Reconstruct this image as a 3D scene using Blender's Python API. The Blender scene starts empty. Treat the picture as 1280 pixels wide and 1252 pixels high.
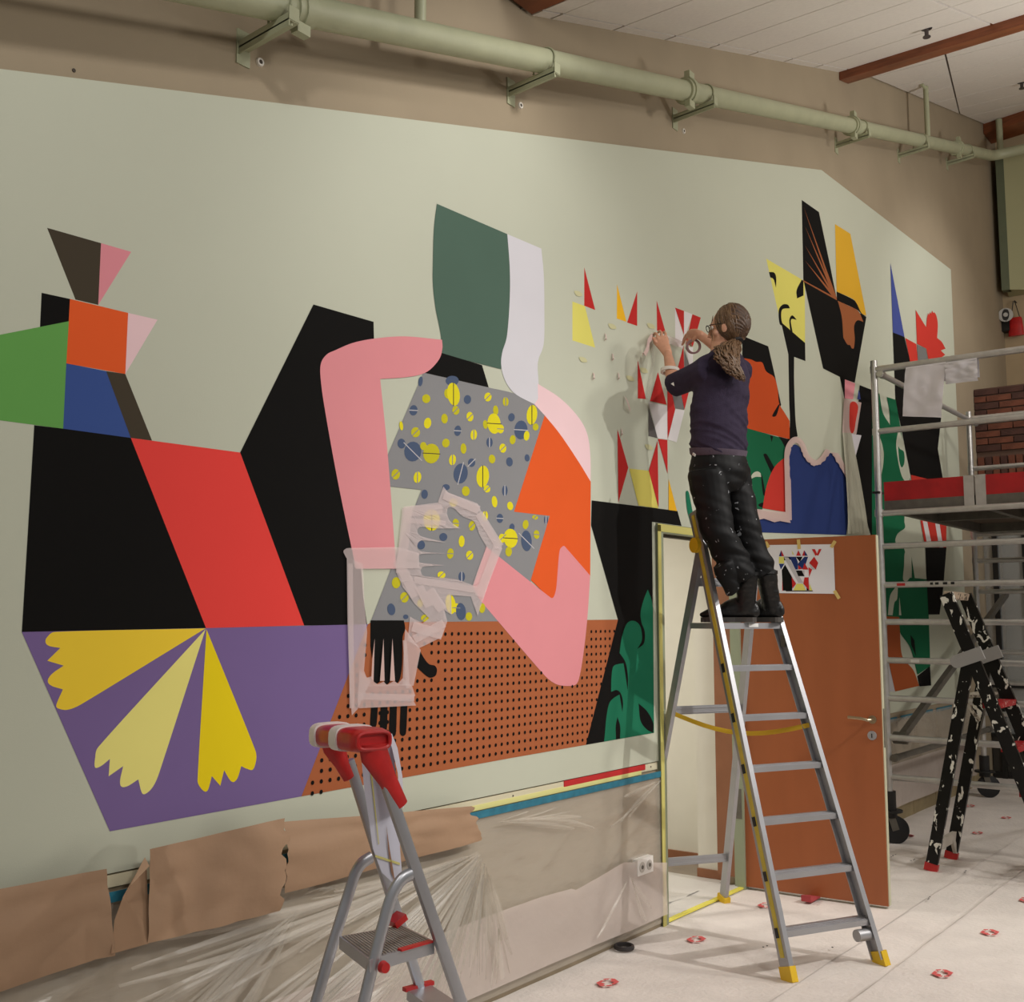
import bpy, bmesh, math, random
from mathutils import Vector, Matrix, noise
from mathutils.geometry import tessellate_polygon
random.seed(7)
V = Vector
scn = bpy.context.scene
COL = scn.collection
# ------------------------------------------------------------------ camera
F = 1361.0; CX = 640.0; CY = 626.0; H = 1.637
PITCH = math.atan(147 / F); YAW = math.atan(1050 / math.hypot(F, 147))
fh = V((math.cos(YAW), math.sin(YAW), 0)); UP = V((0, 0, 1))
fw = fh * math.cos(PITCH) + UP * math.sin(PITCH)
rt = fh.cross(UP); cu = rt.cross(fw)
CAM = V((0, 0, H))
cd = bpy.data.cameras.new('camera'); co = bpy.data.objects.new('camera', cd); COL.objects.link(co)
co.matrix_world = Matrix.Translation(CAM) @ Matrix((rt, cu, -fw)).transposed().to_4x4()
cd.sensor_width = 36; cd.sensor_fit = 'HORIZONTAL'; cd.lens = F / 1280 * 36; cd.clip_start = .05
scn.camera = co
# ------------------------------------------------------------------ light and exposure
scn.view_settings.view_transform = 'Standard'; scn.view_settings.look = 'None'
scn.view_settings.gamma = 1; scn.view_settings.use_curve_mapping = False
scn.view_settings.exposure = 0.0
wd = bpy.data.worlds.new('hall_ambient'); scn.world = wd; wd.use_nodes = True
wd.node_tree.nodes['Background'].inputs[0].default_value = (1.0, .98, .955, 1)
wd.node_tree.nodes['Background'].inputs[1].default_value = .22
def spot(name, loc, aim, power, size=.15, ang=100, blend=.8, col=(1, .968, .935)):
    l = bpy.data.lights.new(name, 'SPOT'); l.energy = power; l.shadow_soft_size = size
    l.spot_size = math.radians(ang); l.spot_blend = blend; l.color = col
    o = bpy.data.objects.new(name, l); COL.objects.link(o); o.location = loc
    o.rotation_euler = (V(aim) - V(loc)).to_track_quat('-Z', 'Y').to_euler(); return o
def area(name, loc, aim, power, size=.5, col=(1, .95, .88)):
    l = bpy.data.lights.new(name, 'AREA'); l.energy = power; l.shape = 'DISK'; l.size = size; l.color = col
    o = bpy.data.objects.new(name, l); COL.objects.link(o); o.location = loc
    o.rotation_euler = (V(aim) - V(loc)).to_track_quat('-Z', 'Y').to_euler(); return o
spot('spot_lamp', (0.6, .6, 4.7), (1.6, 3.05, 2.2), 125, ang=95)
spot('spot_lamp', (3.7, .9, 4.75), (4.1, 3.05, 3.0), 118, ang=85)
spot('spot_lamp', (10.4, .4, 5.9), (11.0, 3.05, 3.8), 120, ang=80)
spot('spot_lamp', (5.7, -2.2, 4.7), (5.0, 2.4, .45), 560, size=.05, ang=62, blend=.9)
spot('spot_lamp', (9.2, -.6, 5.2), (7.6, 1.9, .4), 110, size=.1, ang=80)
area('hall_fill_light', (2.2, -1.6, 4.2), (3.4, 2.2, .3), 50, .9)  # unseen area light added as general fill
area('ceiling_fill_light', (8.2, -1.2, 3.3), (8.2, -.6, 8), 120, 1.2, (1, .965, .93))  # unseen upward light, added to brighten the ceiling tiles
area('hall_fill_light', (7.5, -3.0, 5.0), (8.5, .5, 0), 110, .9)  # second added fill, out of view, for the far floor
# ------------------------------------------------------------------ helpers
WALL = 3.0557
def ray(x, y): return fw * F + rt * (x - CX) - cu * (y - CY)
def W(x, y, off=0.0):
    r = ray(x, y); return CAM + r * ((WALL - off) / r.y)
def Q(x, y, d): return CAM + ray(x, y) * (d / F)
def G(x, y, z=0.0):
    r = ray(x, y); return CAM + r * ((z - H) / r.z)
def PL(x, y, P, N):
    r = ray(x, y); return CAM + r * ((V(P) - CAM).dot(V(N)) / r.dot(V(N)))
def s2l(c):
    c = c / 255.0; return c / 12.92 if c <= .04045 else ((c + .055) / 1.055) ** 2.4
MC = {}
def mat(name, rgb, rough=.6, metal=0.0, var=0.0, vscale=6.0, bump=0.0, bscale=60.0, spec=.5, alpha=1.0, rvar=0.0, stretch=(1, 1, 1), coat=0.0):
    if name in MC: return MC[name]
    m = bpy.data.materials.new(name); m.use_nodes = True; nt = m.node_tree; b = nt.nodes['Principled BSDF']
    c = (s2l(rgb[0]), s2l(rgb[1]), s2l(rgb[2]), 1)
    b.inputs['Base Color'].default_value = c; b.inputs['Roughness'].default_value = rough
    b.inputs['Metallic'].default_value = metal; b.inputs['Specular IOR Level'].default_value = spec
    b.inputs['Alpha'].default_value = alpha; b.inputs['Coat Weight'].default_value = coat
    tc = nt.nodes.new('ShaderNodeTexCoord'); mp = nt.nodes.new('ShaderNodeMapping'); mp.inputs['Scale'].default_value = stretch
    nt.links.new(tc.outputs['Object'], mp.inputs[0])
    if var or rvar:
        n = nt.nodes.new('ShaderNodeTexNoise'); n.inputs['Scale'].default_value = vscale; n.inputs['Detail'].default_value = 5
        nt.links.new(mp.outputs[0], n.inputs['Vector'])
        if var:
            r = nt.nodes.new('ShaderNodeMapRange'); r.inputs[1].default_value = .3; r.inputs[2].default_value = .7
            r.inputs[3].default_value = 1 - var; r.inputs[4].default_value = 1 + var
            mx = nt.nodes.new('ShaderNodeVectorMath'); mx.operation = 'SCALE'; mx.inputs[0].default_value = c[:3]
            nt.links.new(n.outputs[0], r.inputs[0]); nt.links.new(r.outputs[0], mx.inputs['Scale'])
            nt.links.new(mx.outputs[0], b.inputs['Base Color'])
        if rvar:
            r = nt.nodes.new('ShaderNodeMapRange'); r.inputs[3].default_value = max(0, rough - rvar); r.inputs[4].default_value = min(1, rough + rvar)
            nt.links.new(n.outputs[0], r.inputs[0]); nt.links.new(r.outputs[0], b.inputs['Roughness'])
    if bump:
        n = nt.nodes.new('ShaderNodeTexNoise'); n.inputs['Scale'].default_value = bscale; n.inputs['Detail'].default_value = 4
        bp = nt.nodes.new('ShaderNodeBump'); bp.inputs['Strength'].default_value = bump; bp.inputs['Distance'].default_value = .01
        nt.links.new(mp.outputs[0], n.inputs['Vector']); nt.links.new(n.outputs[0], bp.inputs['Height']); nt.links.new(bp.outputs[0], b.inputs['Normal'])
    MC[name] = m; return m
def splatter(name, base, spots, scale=30, thr=.62, rough=.4, stretch=(1, 1, 1), bump=0):
    """base colour with paint splashes of its own"""
    if name in MC: return MC[name]
    m = mat(name, base, rough, bump=bump, bscale=20, spec=.22); nt = m.node_tree; b = nt.nodes['Principled BSDF']
    tc = nt.nodes.new('ShaderNodeTexCoord'); mp = nt.nodes.new('ShaderNodeMapping'); mp.inputs['Scale'].default_value = stretch
    nt.links.new(tc.outputs['Object'], mp.inputs[0])
    n = nt.nodes.new('ShaderNodeTexNoise'); n.inputs['Scale'].default_value = scale; n.inputs['Detail'].default_value = 3; n.inputs['Distortion'].default_value = .6
    nt.links.new(mp.outputs[0], n.inputs['Vector'])
    r = nt.nodes.new('ShaderNodeMapRange'); r.inputs[1].default_value = thr; r.inputs[2].default_value = thr + .02
    nt.links.new(n.outputs[0], r.inputs[0])
    mx = nt.nodes.new('ShaderNodeMix'); mx.data_type = 'RGBA'
    mx.inputs[6].default_value = tuple(s2l(k) for k in base) + (1,); mx.inputs[7].default_value = tuple(s2l(k) for k in spots) + (1,)
    nt.links.new(r.outputs[0], mx.inputs[0]); nt.links.new(mx.outputs[2], b.inputs['Base Color'])
    return m
class MB:
    def __init__(s): s.v = []; s.f = []; s.m = []
    def add(s, vs, fs, mi=0):
        o = len(s.v); s.v += [V(p) for p in vs]; s.f += [tuple(i + o for i in f) for f in fs]; s.m += [mi] * len(fs); return s
    def hexa(s, p, mi=0):  # 8 corners: bottom 4, top 4
        return s.add(p, [(3, 2, 1, 0), (4, 5, 6, 7), (0, 1, 5, 4), (1, 2, 6, 5), (2, 3, 7, 6), (3, 0, 4, 7)], mi)
    def box(s, a, b, mi=0):
        (x0, y0, z0), (x1, y1, z1) = a, b
        return s.hexa([(x0, y0, z0), (x1, y0, z0), (x1, y1, z0), (x0, y1, z0), (x0, y0, z1), (x1, y0, z1), (x1, y1, z1), (x0, y1, z1)], mi)
    def beam(s, p0, p1, side, w, h, mi=0):
        p0 = V(p0); p1 = V(p1); ax = (p1 - p0).normalized(); sd = V(side); sd = (sd - ax * sd.dot(ax)).normalized(); ot = ax.cross(sd)
        c = [(-1, -1), (1, -1), (1, 1), (-1, 1)]
        return s.hexa([p + sd * a * w / 2 + ot * b * h / 2 for p in (p0, p1) for a, b in c], mi)
    def channel(s, p0, p1, side, w, h, t=.004, mi=0):
        """U section: web w wide, flanges h deep; 'side' across the web"""
        p0 = V(p0); p1 = V(p1); ax = (p1 - p0).normalized(); sd = V(side); sd = (sd - ax * sd.dot(ax)).normalized(); ot = ax.cross(sd)
        prof = [(-w / 2, 0), (w / 2, 0), (w / 2, h), (w / 2 - t, h), (w / 2 - t, t), (-w / 2 + t, t), (-w / 2 + t, h), (-w / 2, h)]
        vs = [p + sd * a + ot * b for p in (p0, p1) for a, b in prof]; n = 8
        fs = [(i, (i + 1) % n, n + (i + 1) % n, n + i) for i in range(n)] + [(7, 6, 5, 0), (4, 3, 2, 1), (5, 4, 1, 0), (8, 13, 14, 15), (9, 10, 11, 12), (8, 9, 12, 13)]
        return s.add(vs, fs, mi)
    def loft(s, pts, rad, side=None, n=12, cap=True, mi=0, closed=False, round_=False):
        pts = [V(p) for p in pts]; rad = [(r, r) if not isinstance(r, (tuple, list)) else r for r in rad]
        if round_:
            a = (pts[0] - pts[1]).normalized(); b = (pts[-1] - pts[-2]).normalized()
            r0, r1 = rad[0], rad[-1]; m0 = min(r0); m1 = min(r1)
            pts = [pts[0] + a * m0, pts[0] + a * m0 * .8, pts[0] + a * m0 * .45] + pts + [pts[-1] + b * m1 * .45, pts[-1] + b * m1 * .8, pts[-1] + b * m1]
            rad = [(r0[0] * .15, r0[1] * .15), (r0[0] * .6, r0[1] * .6), (r0[0] * .89, r0[1] * .89)] + rad + [(r1[0] * .89, r1[1] * .89), (r1[0] * .6, r1[1] * .6), (r1[0] * .15, r1[1] * .15)]
        N = len(pts); vs = []; prev = None
        for i, p in enumerate(pts):
            if closed: ax = pts[(i + 1) % N] - pts[i - 1]
            else: ax = pts[min(i + 1, N - 1)] - pts[max(i - 1, 0)]
            ax.normalize()
            sd = V(side) if side is not None else (prev if prev is not None else (V((0, 0, 1)) if abs(ax.z) < .9 else V((1, 0, 0))))
            sd = sd - ax * sd.dot(ax)
            if sd.length < 1e-5: sd = V((1, .3, .2)) - ax * V((1, .3, .2)).dot(ax)
            sd.normalize(); prev = sd; ot = ax.cross(sd)
            for k in range(n):
                t = 2 * math.pi * k / n; vs.append(p + sd * math.cos(t) * rad[i][0] + ot * math.sin(t) * rad[i][1])
        fs = []
        for i in range(N if closed else N - 1):
            j = (i + 1) % N
            for k in range(n): fs.append((i * n + k, i * n + (k + 1) % n, j * n + (k + 1) % n, j * n + k))
        if cap and not closed: fs += [tuple(reversed(range(n))), tuple((N - 1) * n + k for k in range(n))]
        return s.add(vs, fs, mi)
    def tube(s, pts, r, n=10, mi=0, closed=False): return s.loft(pts, [r] * len(pts), n=n, mi=mi, closed=closed)
    def ell(s, c, ax, rr, n=16, m=10, mi=0):
        c = V(c); vs = []
        for i in range(m + 1):
            ph = math.pi * (i + (1e-3 if i == 0 else (-1e-3 if i == m else 0))) / m
            for k in range(n):
                t = 2 * math.pi * k / n
                vs.append(c + ax[0] * rr[0] * math.sin(ph) * math.cos(t) + ax[1] * rr[1] * math.sin(ph) * math.sin(t) + ax[2] * rr[2] * math.cos(ph))
        fs = [(i * n + k, i * n + (k + 1) % n, (i + 1) * n + (k + 1) % n, (i + 1) * n + k) for i in range(m) for k in range(n)]
        fs += [tuple(range(n)), tuple(reversed(range(m * n, m * n + n)))]
        return s.add(vs, fs, mi)
    def grid(s, fn, nu, nv, thick=0.0, mi=0):
        vs = [fn(i / nu, j / nv) for j in range(nv + 1) for i in range(nu + 1)]; w = nu + 1
        fs = [(j * w + i, j * w + i + 1, (j + 1) * w + i + 1, (j + 1) * w + i) for j in range(nv) for i in range(nu)]
        return s.add(vs, fs, mi)
    def flat(s, loops, thick=None, mi=0):
        """polygon (first loop) with holes, triangulated; thick = extrusion vector"""
        loops = [[V(p) for p in l] for l in loops]; tr = tessellate_polygon(loops)
        pts = [p for l in loops for p in l]
        if thick is None: return s.add(pts, tr, mi)
        n = len(pts); T = V(thick); fs = [tuple(t) for t in tr] + [tuple(i + n for i in reversed(t)) for t in tr]; o = 0
        for l in loops:
            k = len(l)
            fs += [(o + i, o + (i + 1) % k, o + (i + 1) % k + n, o + i + n) for i in range(k)]; o += k
        return s.add(pts + [p + T for p in pts], fs, mi)
def wloc(o):
    l = o.location.copy()
    while o.parent: o = o.parent; l += o.location
    return l
def obj(name, mb, mats, parent=None, label=None, cat=None, group=None, kind=None, smooth=35, fix=True):
    me = bpy.data.meshes.new(name)
    if parent: og = wloc(parent); loc = V((0, 0, 0))
    else:
        xs = [p.x for p in mb.v]; ys = [p.y for p in mb.v]; zs = [p.z for p in mb.v]
        og = V(((min(xs) + max(xs)) / 2, (min(ys) + max(ys)) / 2, min(zs))); loc = og
    me.from_pydata([p - og for p in mb.v], [], mb.f)
    mats = mats if isinstance(mats, (list, tuple)) else [mats]
    for m in mats: me.materials.append(m)
    if len(mats) > 1: me.polygons.foreach_set('material_index', mb.m)
    if fix:
        bm = bmesh.new(); bm.from_mesh(me); bmesh.ops.recalc_face_normals(bm, faces=bm.faces); bm.to_mesh(me); bm.free()
    if smooth:
        me.shade_smooth(); me.set_sharp_from_angle(angle=math.radians(smooth))
    o = bpy.data.objects.new(name, me); COL.objects.link(o); o.location = loc
    if parent: o.parent = parent
    return tag(o, label, cat, group, kind)
def tag(o, label=None, cat=None, group=None, kind=None):
    if label: o['label'] = label
    if cat: o['category'] = cat
    if group: o['group'] = group
    if kind: o['kind'] = kind
    return o
def thing(name, loc, label, cat, group=None, kind=None):
    o = bpy.data.objects.new(name, None); COL.objects.link(o); o.location = loc; o.empty_display_size = .1
    return tag(o, label, cat, group, kind)
def struct(name, mb, m, parent=None, smooth=35): return obj(name, mb, m, parent, kind=None if parent else 'structure', smooth=smooth)
def curve_pts(pts, closed=True, n=8):
    """points (x,y) corner or (x,y,1) smooth -> dense polyline"""
    P = [V((p[0], p[1])) for p in pts]; S = [len(p) > 2 for p in pts]; N = len(P); out = []
    rng = range(N if closed else N - 1)
    for i in rng:
        j = (i + 1) % N
        if not S[i] and not S[j]: out.append(P[i]); continue
        d = P[j] - P[i]
        t0 = (P[j] - P[i - 1]) * .5 if S[i] and (closed or i > 0) else d
        t1 = (P[(j + 1) % N] - P[i]) * .5 if S[j] and (closed or j < N - 1) else d
        if t0.length > 1.6 * d.length: t0 = t0.normalized() * d.length * 1.3
        if t1.length > 1.6 * d.length: t1 = t1.normalized() * d.length * 1.3
        for k in range(n):
            t = k / n; h = [2 * t**3 - 3 * t**2 + 1, t**3 - 2 * t**2 + t, -2 * t**3 + 3 * t**2, t**3 - t**2]
            out.append(P[i] * h[0] + t0 * h[1] + P[j] * h[2] + t1 * h[3])
    if not closed: out.append(P[-1])
    return out
def seg(a, b, t): return a + (b - a) * t
def to_mesh(mb, voxel, smooth=6, fac=.5):
    me = bpy.data.meshes.new('tmp'); me.from_pydata(mb.v, [], mb.f)
    bm = bmesh.new(); bm.from_mesh(me); bmesh.ops.recalc_face_normals(bm, faces=bm.faces); bm.to_mesh(me); bm.free()
    o = bpy.data.objects.new('tmp', me); COL.objects.link(o)
    r = o.modifiers.new('r', 'REMESH'); r.mode = 'VOXEL'; r.voxel_size = voxel
    if smooth:
        s = o.modifiers.new('s', 'SMOOTH'); s.iterations = smooth; s.factor = fac
    dg = bpy.context.evaluated_depsgraph_get(); e = o.evaluated_get(dg); m2 = e.to_mesh()
    out = MB(); out.add([v.co.copy() for v in m2.vertices], [tuple(p.vertices) for p in m2.polygons])
    nor = [v.normal.copy() for v in m2.vertices]
    e.to_mesh_clear(); bpy.data.objects.remove(o); bpy.data.meshes.remove(me)
    return out, nor
# ------------------------------------------------------------------ materials
M_sage = mat('sage_wall_paint', (195, 198, 179), .75, var=.02, vscale=1.2, bump=.05, bscale=300)
M_beige = mat('beige_wall_paint', (160, 145, 121), .8, var=.05, vscale=2, bump=.08, bscale=200)
M_lowbeige = mat('lower_wall_beige', (158, 141, 116), .7, var=.04, vscale=2)
M_pipe = mat('green_pipe_paint', (166, 168, 138), .45, var=.06, vscale=8, bump=.05, bscale=60)
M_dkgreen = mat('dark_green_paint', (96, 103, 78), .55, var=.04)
M_wood = mat('varnished_beam_wood', (133, 75, 44), .45, var=.25, vscale=5, stretch=(1, 1, 8))
M_tile = mat('ceiling_tile_white', (232, 225, 216), .9, var=.03, vscale=40, bump=.3, bscale=250)
M_grout = mat('ceiling_grid_grout', (112, 102, 92), .8)  # dark backing colour that shows in the tile joints
M_alu = mat('brushed_aluminium', (172, 172, 175), .45, .65, var=.05, vscale=6, rvar=.08)
M_alu2 = mat('scaffold_aluminium', (198, 196, 193), .36, .65, var=.08, vscale=20, rvar=.08)
M_dkalu = mat('dark_galvanised_steel', (110, 106, 98), .5, .5, var=.15, vscale=15)  # darker grey steel for braces, hinges and small fittings
M_yel = mat('yellow_plastic', (224, 184, 34), .45)
M_yelstripe = mat('yellow_strip', (198, 178, 62), .45, var=.08, vscale=20)
M_black = mat('black_plastic', (22, 21, 20), .5)
M_red = mat('red_plastic', (186, 34, 34), .35, var=.15, vscale=18)
M_deckred = mat('red_toeboard', (176, 24, 28), .5, var=.15, vscale=10)
M_floor = mat('concrete_floor', (150, 138, 124), .8, var=.08)
M_fleece = mat('white_floor_fleece', (224, 216, 209), .85, var=.06, vscale=5, bump=.5, bscale=40)
M_plasticsheet = mat('clear_masking_film', (214, 204, 188), .22, alpha=.46, bump=.9, bscale=9, spec=.8, stretch=(.6, 1, 2.2))
M_film2 = mat('white_masking_film', (222, 208, 200), .25, alpha=.6, bump=.8, bscale=7, spec=.7)
M_kraft = mat('brown_kraft_paper', (168, 136, 108), .75, var=.05, vscale=3, bump=.15, bscale=25)
M_kraftin = mat('kraft_paper_inside', (214, 178, 146), .75)
M_teal = mat('teal_tape', (42, 116, 138), .5, var=.2, vscale=25)
M_ytape = mat('yellow_masking_tape', (214, 206, 120), .6, alpha=.9)
M_rtape = mat('red_tape', (196, 42, 44), .5)
M_pinktape = mat('translucent_pink_tape', (238, 220, 218), .5, alpha=.44)
M_pinktape2 = mat('opaque_pink_tape', (226, 196, 190), .5, alpha=.75)
M_white = mat('white_lacquer', (216, 213, 203), .5)
M_paper = mat('white_paper', (226, 222, 228), .7, bump=.03, bscale=20)
M_door = mat('orange_brown_door_laminate', (160, 90, 50), .42, var=.06, vscale=2.5, rvar=.08, stretch=(3, 3, .6))
M_frame = mat('sage_door_frame_paint', (150, 158, 132), .5)
M_skirt = mat('brown_skirting', (146, 96, 66), .5, var=.1)
M_brick = mat('dark_red_brick', (108, 62, 44), .85, var=.3, vscale=6, bump=.6, bscale=60)
M_brickd = mat('dark_brown_brick', (74, 46, 38), .85, var=.3, vscale=6, bump=.6, bscale=60)
M_mortar = mat('brick_mortar', (96, 74, 62), .9)
M_brass = mat('satin_nickel', (176, 160, 132), .3, .9)
# ================================================================== SETTING
Y0 = WALL
# floor
struct('floor', MB().box((-3, -6, -.12), (16, 7, -.006)), M_floor)
# wall with the door opening
DX0, DX1, DZ = 5.30, 6.30, 2.15
o2 = [(-2.5, 0), (DX0, 0), (DX0, DZ), (DX1, DZ), (DX1, 0), (13.6, 0), (13.6, 8.2), (-2.5, 8.2)]
wl = struct('wall_left', MB().flat([[V((x, Y0, z)) for x, z in o2]], thick=(0, .14, 0)), M_beige, smooth=0)
for px, py in [(324.5, 78), (650, 132), (854, 164)]:
    c = W(px, py); m = MB(); m.loft([c + V((0, 0, 0)), c + V((0, -.008, 0))], [.017, .015], n=20); 
    m2 = MB().loft([c + V((0, -.0075, 0)), c + V((0, -.0085, 0))], [.008, .008], n=14)
    k = thing('wall_anchor_ring', W(px, py), {324: 'white plastic ring around a hole in the beige wall, left under the pipe', 650: 'small white ring in the beige wall below the pipe, middle one', 854: 'small white ring in the beige wall below the pipe, right one'}[int(px)], 'ring', 'rings along the beige wall')
    obj('ring', m, mat('ring_white', (222, 216, 205), .5), k); obj('hole', m2, mat('hole_dark', (70, 62, 54), .9), k)
c = W(92, 88); obj('drill_hole', MB().loft([c, c + V((0, -.003, 0))], [.006, .006], n=12), mat('hole_dark', (70, 62, 54), .9), label='small dark drill hole in the beige wall above the mural', cat='hole')
# far end wall
bw = MB(); bw.box((13.6, -4, 0), (13.75, Y0 + .14, 9)); struct('wall_far', bw, mat('far_wall_paint', (186, 165, 132), .8, var=.03))
# brick lintel (bricks are pieces of the far brick wall)
BX = 12.1; BZ0, BZ1 = 3.12, 4.075
wb = struct('wall_brick', MB().box((BX + .012, .9, BZ0 - .02), (BX + .4, Y0 - .002, BZ1)), M_mortar)
def brick_mesh(l, h, m):
    mb = MB().box((-.012, -l / 2, -h / 2), (.02, l / 2, h / 2)); me = bpy.data.meshes.new('brick'); me.from_pydata(mb.v, [], mb.f); me.materials.append(m)
    bm = bmesh.new(); bm.from_mesh(me); bmesh.ops.bevel(bm, geom=bm.edges, offset=.003, segments=1); bmesh.ops.recalc_face_normals(bm, faces=bm.faces); bm.to_mesh(me); bm.free(); return me
bms = {(k, q): brick_mesh(.24 if k else .115, .06, m) for k in (0, 1) for q, m in enumerate((M_brick, M_brickd))}
sold = [brick_mesh(.062, .2, m) for m in (M_brick, M_brickd)]
bo = wloc(wb)
def put_brick(me, y, z):
    o = bpy.data.objects.new('brick', me); COL.objects.link(o); o.parent = wb; o.location = V((BX, y, z)) - bo
rows = 9
for r in range(rows):
    z = BZ1 - .045 - r * .0755; e_ = Y0 - .006; first = True
    while e_ > 1.2:
        k = 1 if random.random() < .8 else 0; l = .24 if k else .115
        if first and r % 2: k = 0; l = .115
        put_brick(bms[(k, 1 if random.random() < .3 else 0)], e_ - l / 2, z); e_ -= l + .011; first = False
y = Y0 - .045
while y > 1.2: put_brick(sold[random.random() < .4], y, BZ0 + .115); y -= .076
# glazed partition below the brick lintel
gw = thing('window_1', (BX + .1, 2.0, 0), None, None, kind='structure')
gm = MB()
for y in (2.93, 2.64, 2.2, 1.7, 1.2): obj('window_post', MB().box((BX + .04, y - .025, .0), (BX + .12, y + .025, BZ0)), M_black, gw)
for z in (.95, .05, BZ0 - .06): obj('window_rail', MB().box((BX + .05, 1.2, z - .025), (BX + .1, Y0 - .01, z + .025)), M_black, gw)
obj('pane', MB().box((BX + .07, 1.2, .05), (BX + .078, Y0 - .01, BZ0)), mat('window_glass', (200, 205, 206), .05, alpha=.25, spec=.8), gw)
struct('wall_partition', MB().box((13.0, .9, 0), (13.05, Y0, BZ0)), mat('pale_partition', (178, 174, 164), .6, var=.05, vscale=1))
# ceiling: bays of separate tiles between wood beams
A1 = V((4.05, Y0, 4.600)); S1 = .3457
def c1(X, Y): return V((X, Y, A1.z + (X - A1.x) * S1))
A2 = V((8.62, Y0, 6.19)); S2 = .2637
def c2(X, Y): return V((X, Y, 6.284 + (X - 8.83) * S2))
YE = -3.6
cm = MB()
for fn, xa, xb in ((c1, 4.05, 8.5), (c2, 8.5, 13.6)):
    cm.hexa([fn(xa, YE) + V((0, 0, .02)), fn(xb, YE) + V((0, 0, .02)), fn(xb, Y0 + .1) + V((0, 0, .02)), fn(xa, Y0 + .1) + V((0, 0, .02)),
             fn(xa, YE) + V((0, 0, .1)), fn(xb, YE) + V((0, 0, .1)), fn(xb, Y0 + .1) + V((0, 0, .1)), fn(xa, Y0 + .1) + V((0, 0, .1))])
cm.box((-2.5, YE, 5.05), (4.0, Y0 + .1, 5.15))
ce = struct('ceiling', cm, M_grout, smooth=0); cl = wloc(ce)
def tile(q, fn):
    g = .011; c = sum(q, V((0, 0))) / 4; q = [c + (p - c) * (1 - g / max(.05, (p - c).length)) for p in q]
    p = [fn(a.x, a.y) for a in q]; t = bpy.data.meshes.new('ceiling_tile')
    cc = sum(p, V((0, 0, 0))) / 4; mb = MB().hexa([k - cc for k in p] + [k - cc + V((0, 0, .03)) for k in p])
    t.from_pydata(mb.v, [], mb.f); t.materials.append(M_tile); bm = bmesh.new(); bm.from_mesh(t); bmesh.ops.recalc_face_normals(bm, faces=bm.faces); bm.to_mesh(t); bm.free()
    o = bpy.data.objects.new('ceiling_tile', t); COL.objects.link(o); o.parent = ce; o.location = cc - cl
ys = [Y0 + .02, 2.985, 1.87, .67, -.53, -1.73]
xs = [4.15, 4.32] + [4.9 + .595 * i for i in range(6)] + [8.42]
xs = [4.14, 4.31, 4.91, 5.5, 6.08, 6.67, 7.27, 7.87, 8.42]
for i in range(len(xs) - 1):
    for j in range(len(ys) - 1):
        tile([V((xs[i], ys[j])), V((xs[i + 1], ys[j])), V((xs[i + 1], ys[j + 1])), V((xs[i], ys[j + 1]))], c1)
# second bay: tile grid turned about 13 degrees
th = math.radians(12.5); ea = V((math.cos(th), math.sin(th))); eb = V((math.sin(th), -math.cos(th)))
org = V((8.84, 2.342))
def clip(poly, n, d):
    out = []
    for i, p in enumerate(poly):
        q = poly[(i + 1) % len(poly)]; a = p.dot(n) - d; b = q.dot(n) - d
        if a <= 0: out.append(p)
        if a * b < 0: out.append(p + (q - p) * (a / (a - b)))
    return out
for i in range(-3, 9):
    for j in range(-2, 4):
        a0 = .48 + .61 * (i - 1); q = [org + ea * x + eb * y for x, y in ((a0, j * 1.2), (a0 + .602, j * 1.2), (a0 + .602, j * 1.2 + 1.196), (a0, j * 1.2 + 1.196))]
        g = q
        for nn, d in ((V((0, 1)), Y0 - .01), (V((-1, 0)), -8.63), (V((1, 0)), 13.1), (V((0, -1)), 1.5)):
            if g: g = clip(g, nn, d)
        if len(g) >= 3:
            c = sum(g, V((0, 0))) / len(g)
            if any((p - c).length < .02 for p in g): continue
            p = [c2(a.x, a.y) + (c2(c.x, c.y) - c2(a.x, a.y)).normalized() * .008 for a in g]; cc = sum(p, V((0, 0, 0))) / len(p); n = len(p)
            t = bpy.data.meshes.new('ceiling_tile'); t.from_pydata([k - cc for k in p] + [k - cc + V((0, 0, .03)) for k in p], [], [tuple(range(n)), tuple(range(2 * n - 1, n - 1, -1))] + [(k, (k + 1) % n, (k + 1) % n + n, k + n) for k in range(n)])
            t.materials.append(M_tile); bm = bmesh.new(); bm.from_mesh(t); bmesh.ops.recalc_face_normals(bm, faces=bm.faces); bm.to_mesh(t); bm.free()
            o = bpy.data.objects.new('ceiling_tile', t); COL.objects.link(o); o.parent = ce; o.location = cc - cl
# beams
obj('ceiling_beam', MB().box((3.86, YE, 4.62), (4.12, Y0 - .02, 5.15)), M_wood, label='deep brown wooden ceiling beam at the top above the large pipe', cat='beam', kind='structure')
b = MB()
for xa, xb, dz in ((8.40, 8.60, .0),):
    b.hexa([c1(xa, YE) - V((0, 0, .07)), V((xb, YE, c1(xa, 0).z - .02)), V((xb, Y0 - .004, c1(xa, 0).z - .02)), c1(xa, Y0 - .004) - V((0, 0, .07)), c1(xa, YE) + V((0, 0, .1)), V((xb, YE, c1(xa, 0).z + .15)), V((xb, Y0 - .004, c1(xa, 0).z + .15)), c1(xa, Y0 - .004) + V((0, 0, .1))])
obj('ceiling_beam', b, M_wood, label='narrow brown wooden beam across the middle of the tiled ceiling', cat='beam', kind='structure')
b = MB(); b.hexa([V((13.05, Y0 - .004, 7.28)), V((12.6, 1.9, 7.16)), V((12.95, 1.9, 7.16)), V((13.4, Y0 - .004, 7.28)), V((13.05, Y0 - .004, 7.6)), V((12.6, 1.9, 7.5)), V((12.95, 1.9, 7.5)), V((13.4, Y0 - .004, 7.6))])
obj('ceiling_beam', b, M_wood, label='dark brown wooden beam at the far end of the ceiling', cat='beam', kind='structure')
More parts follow.
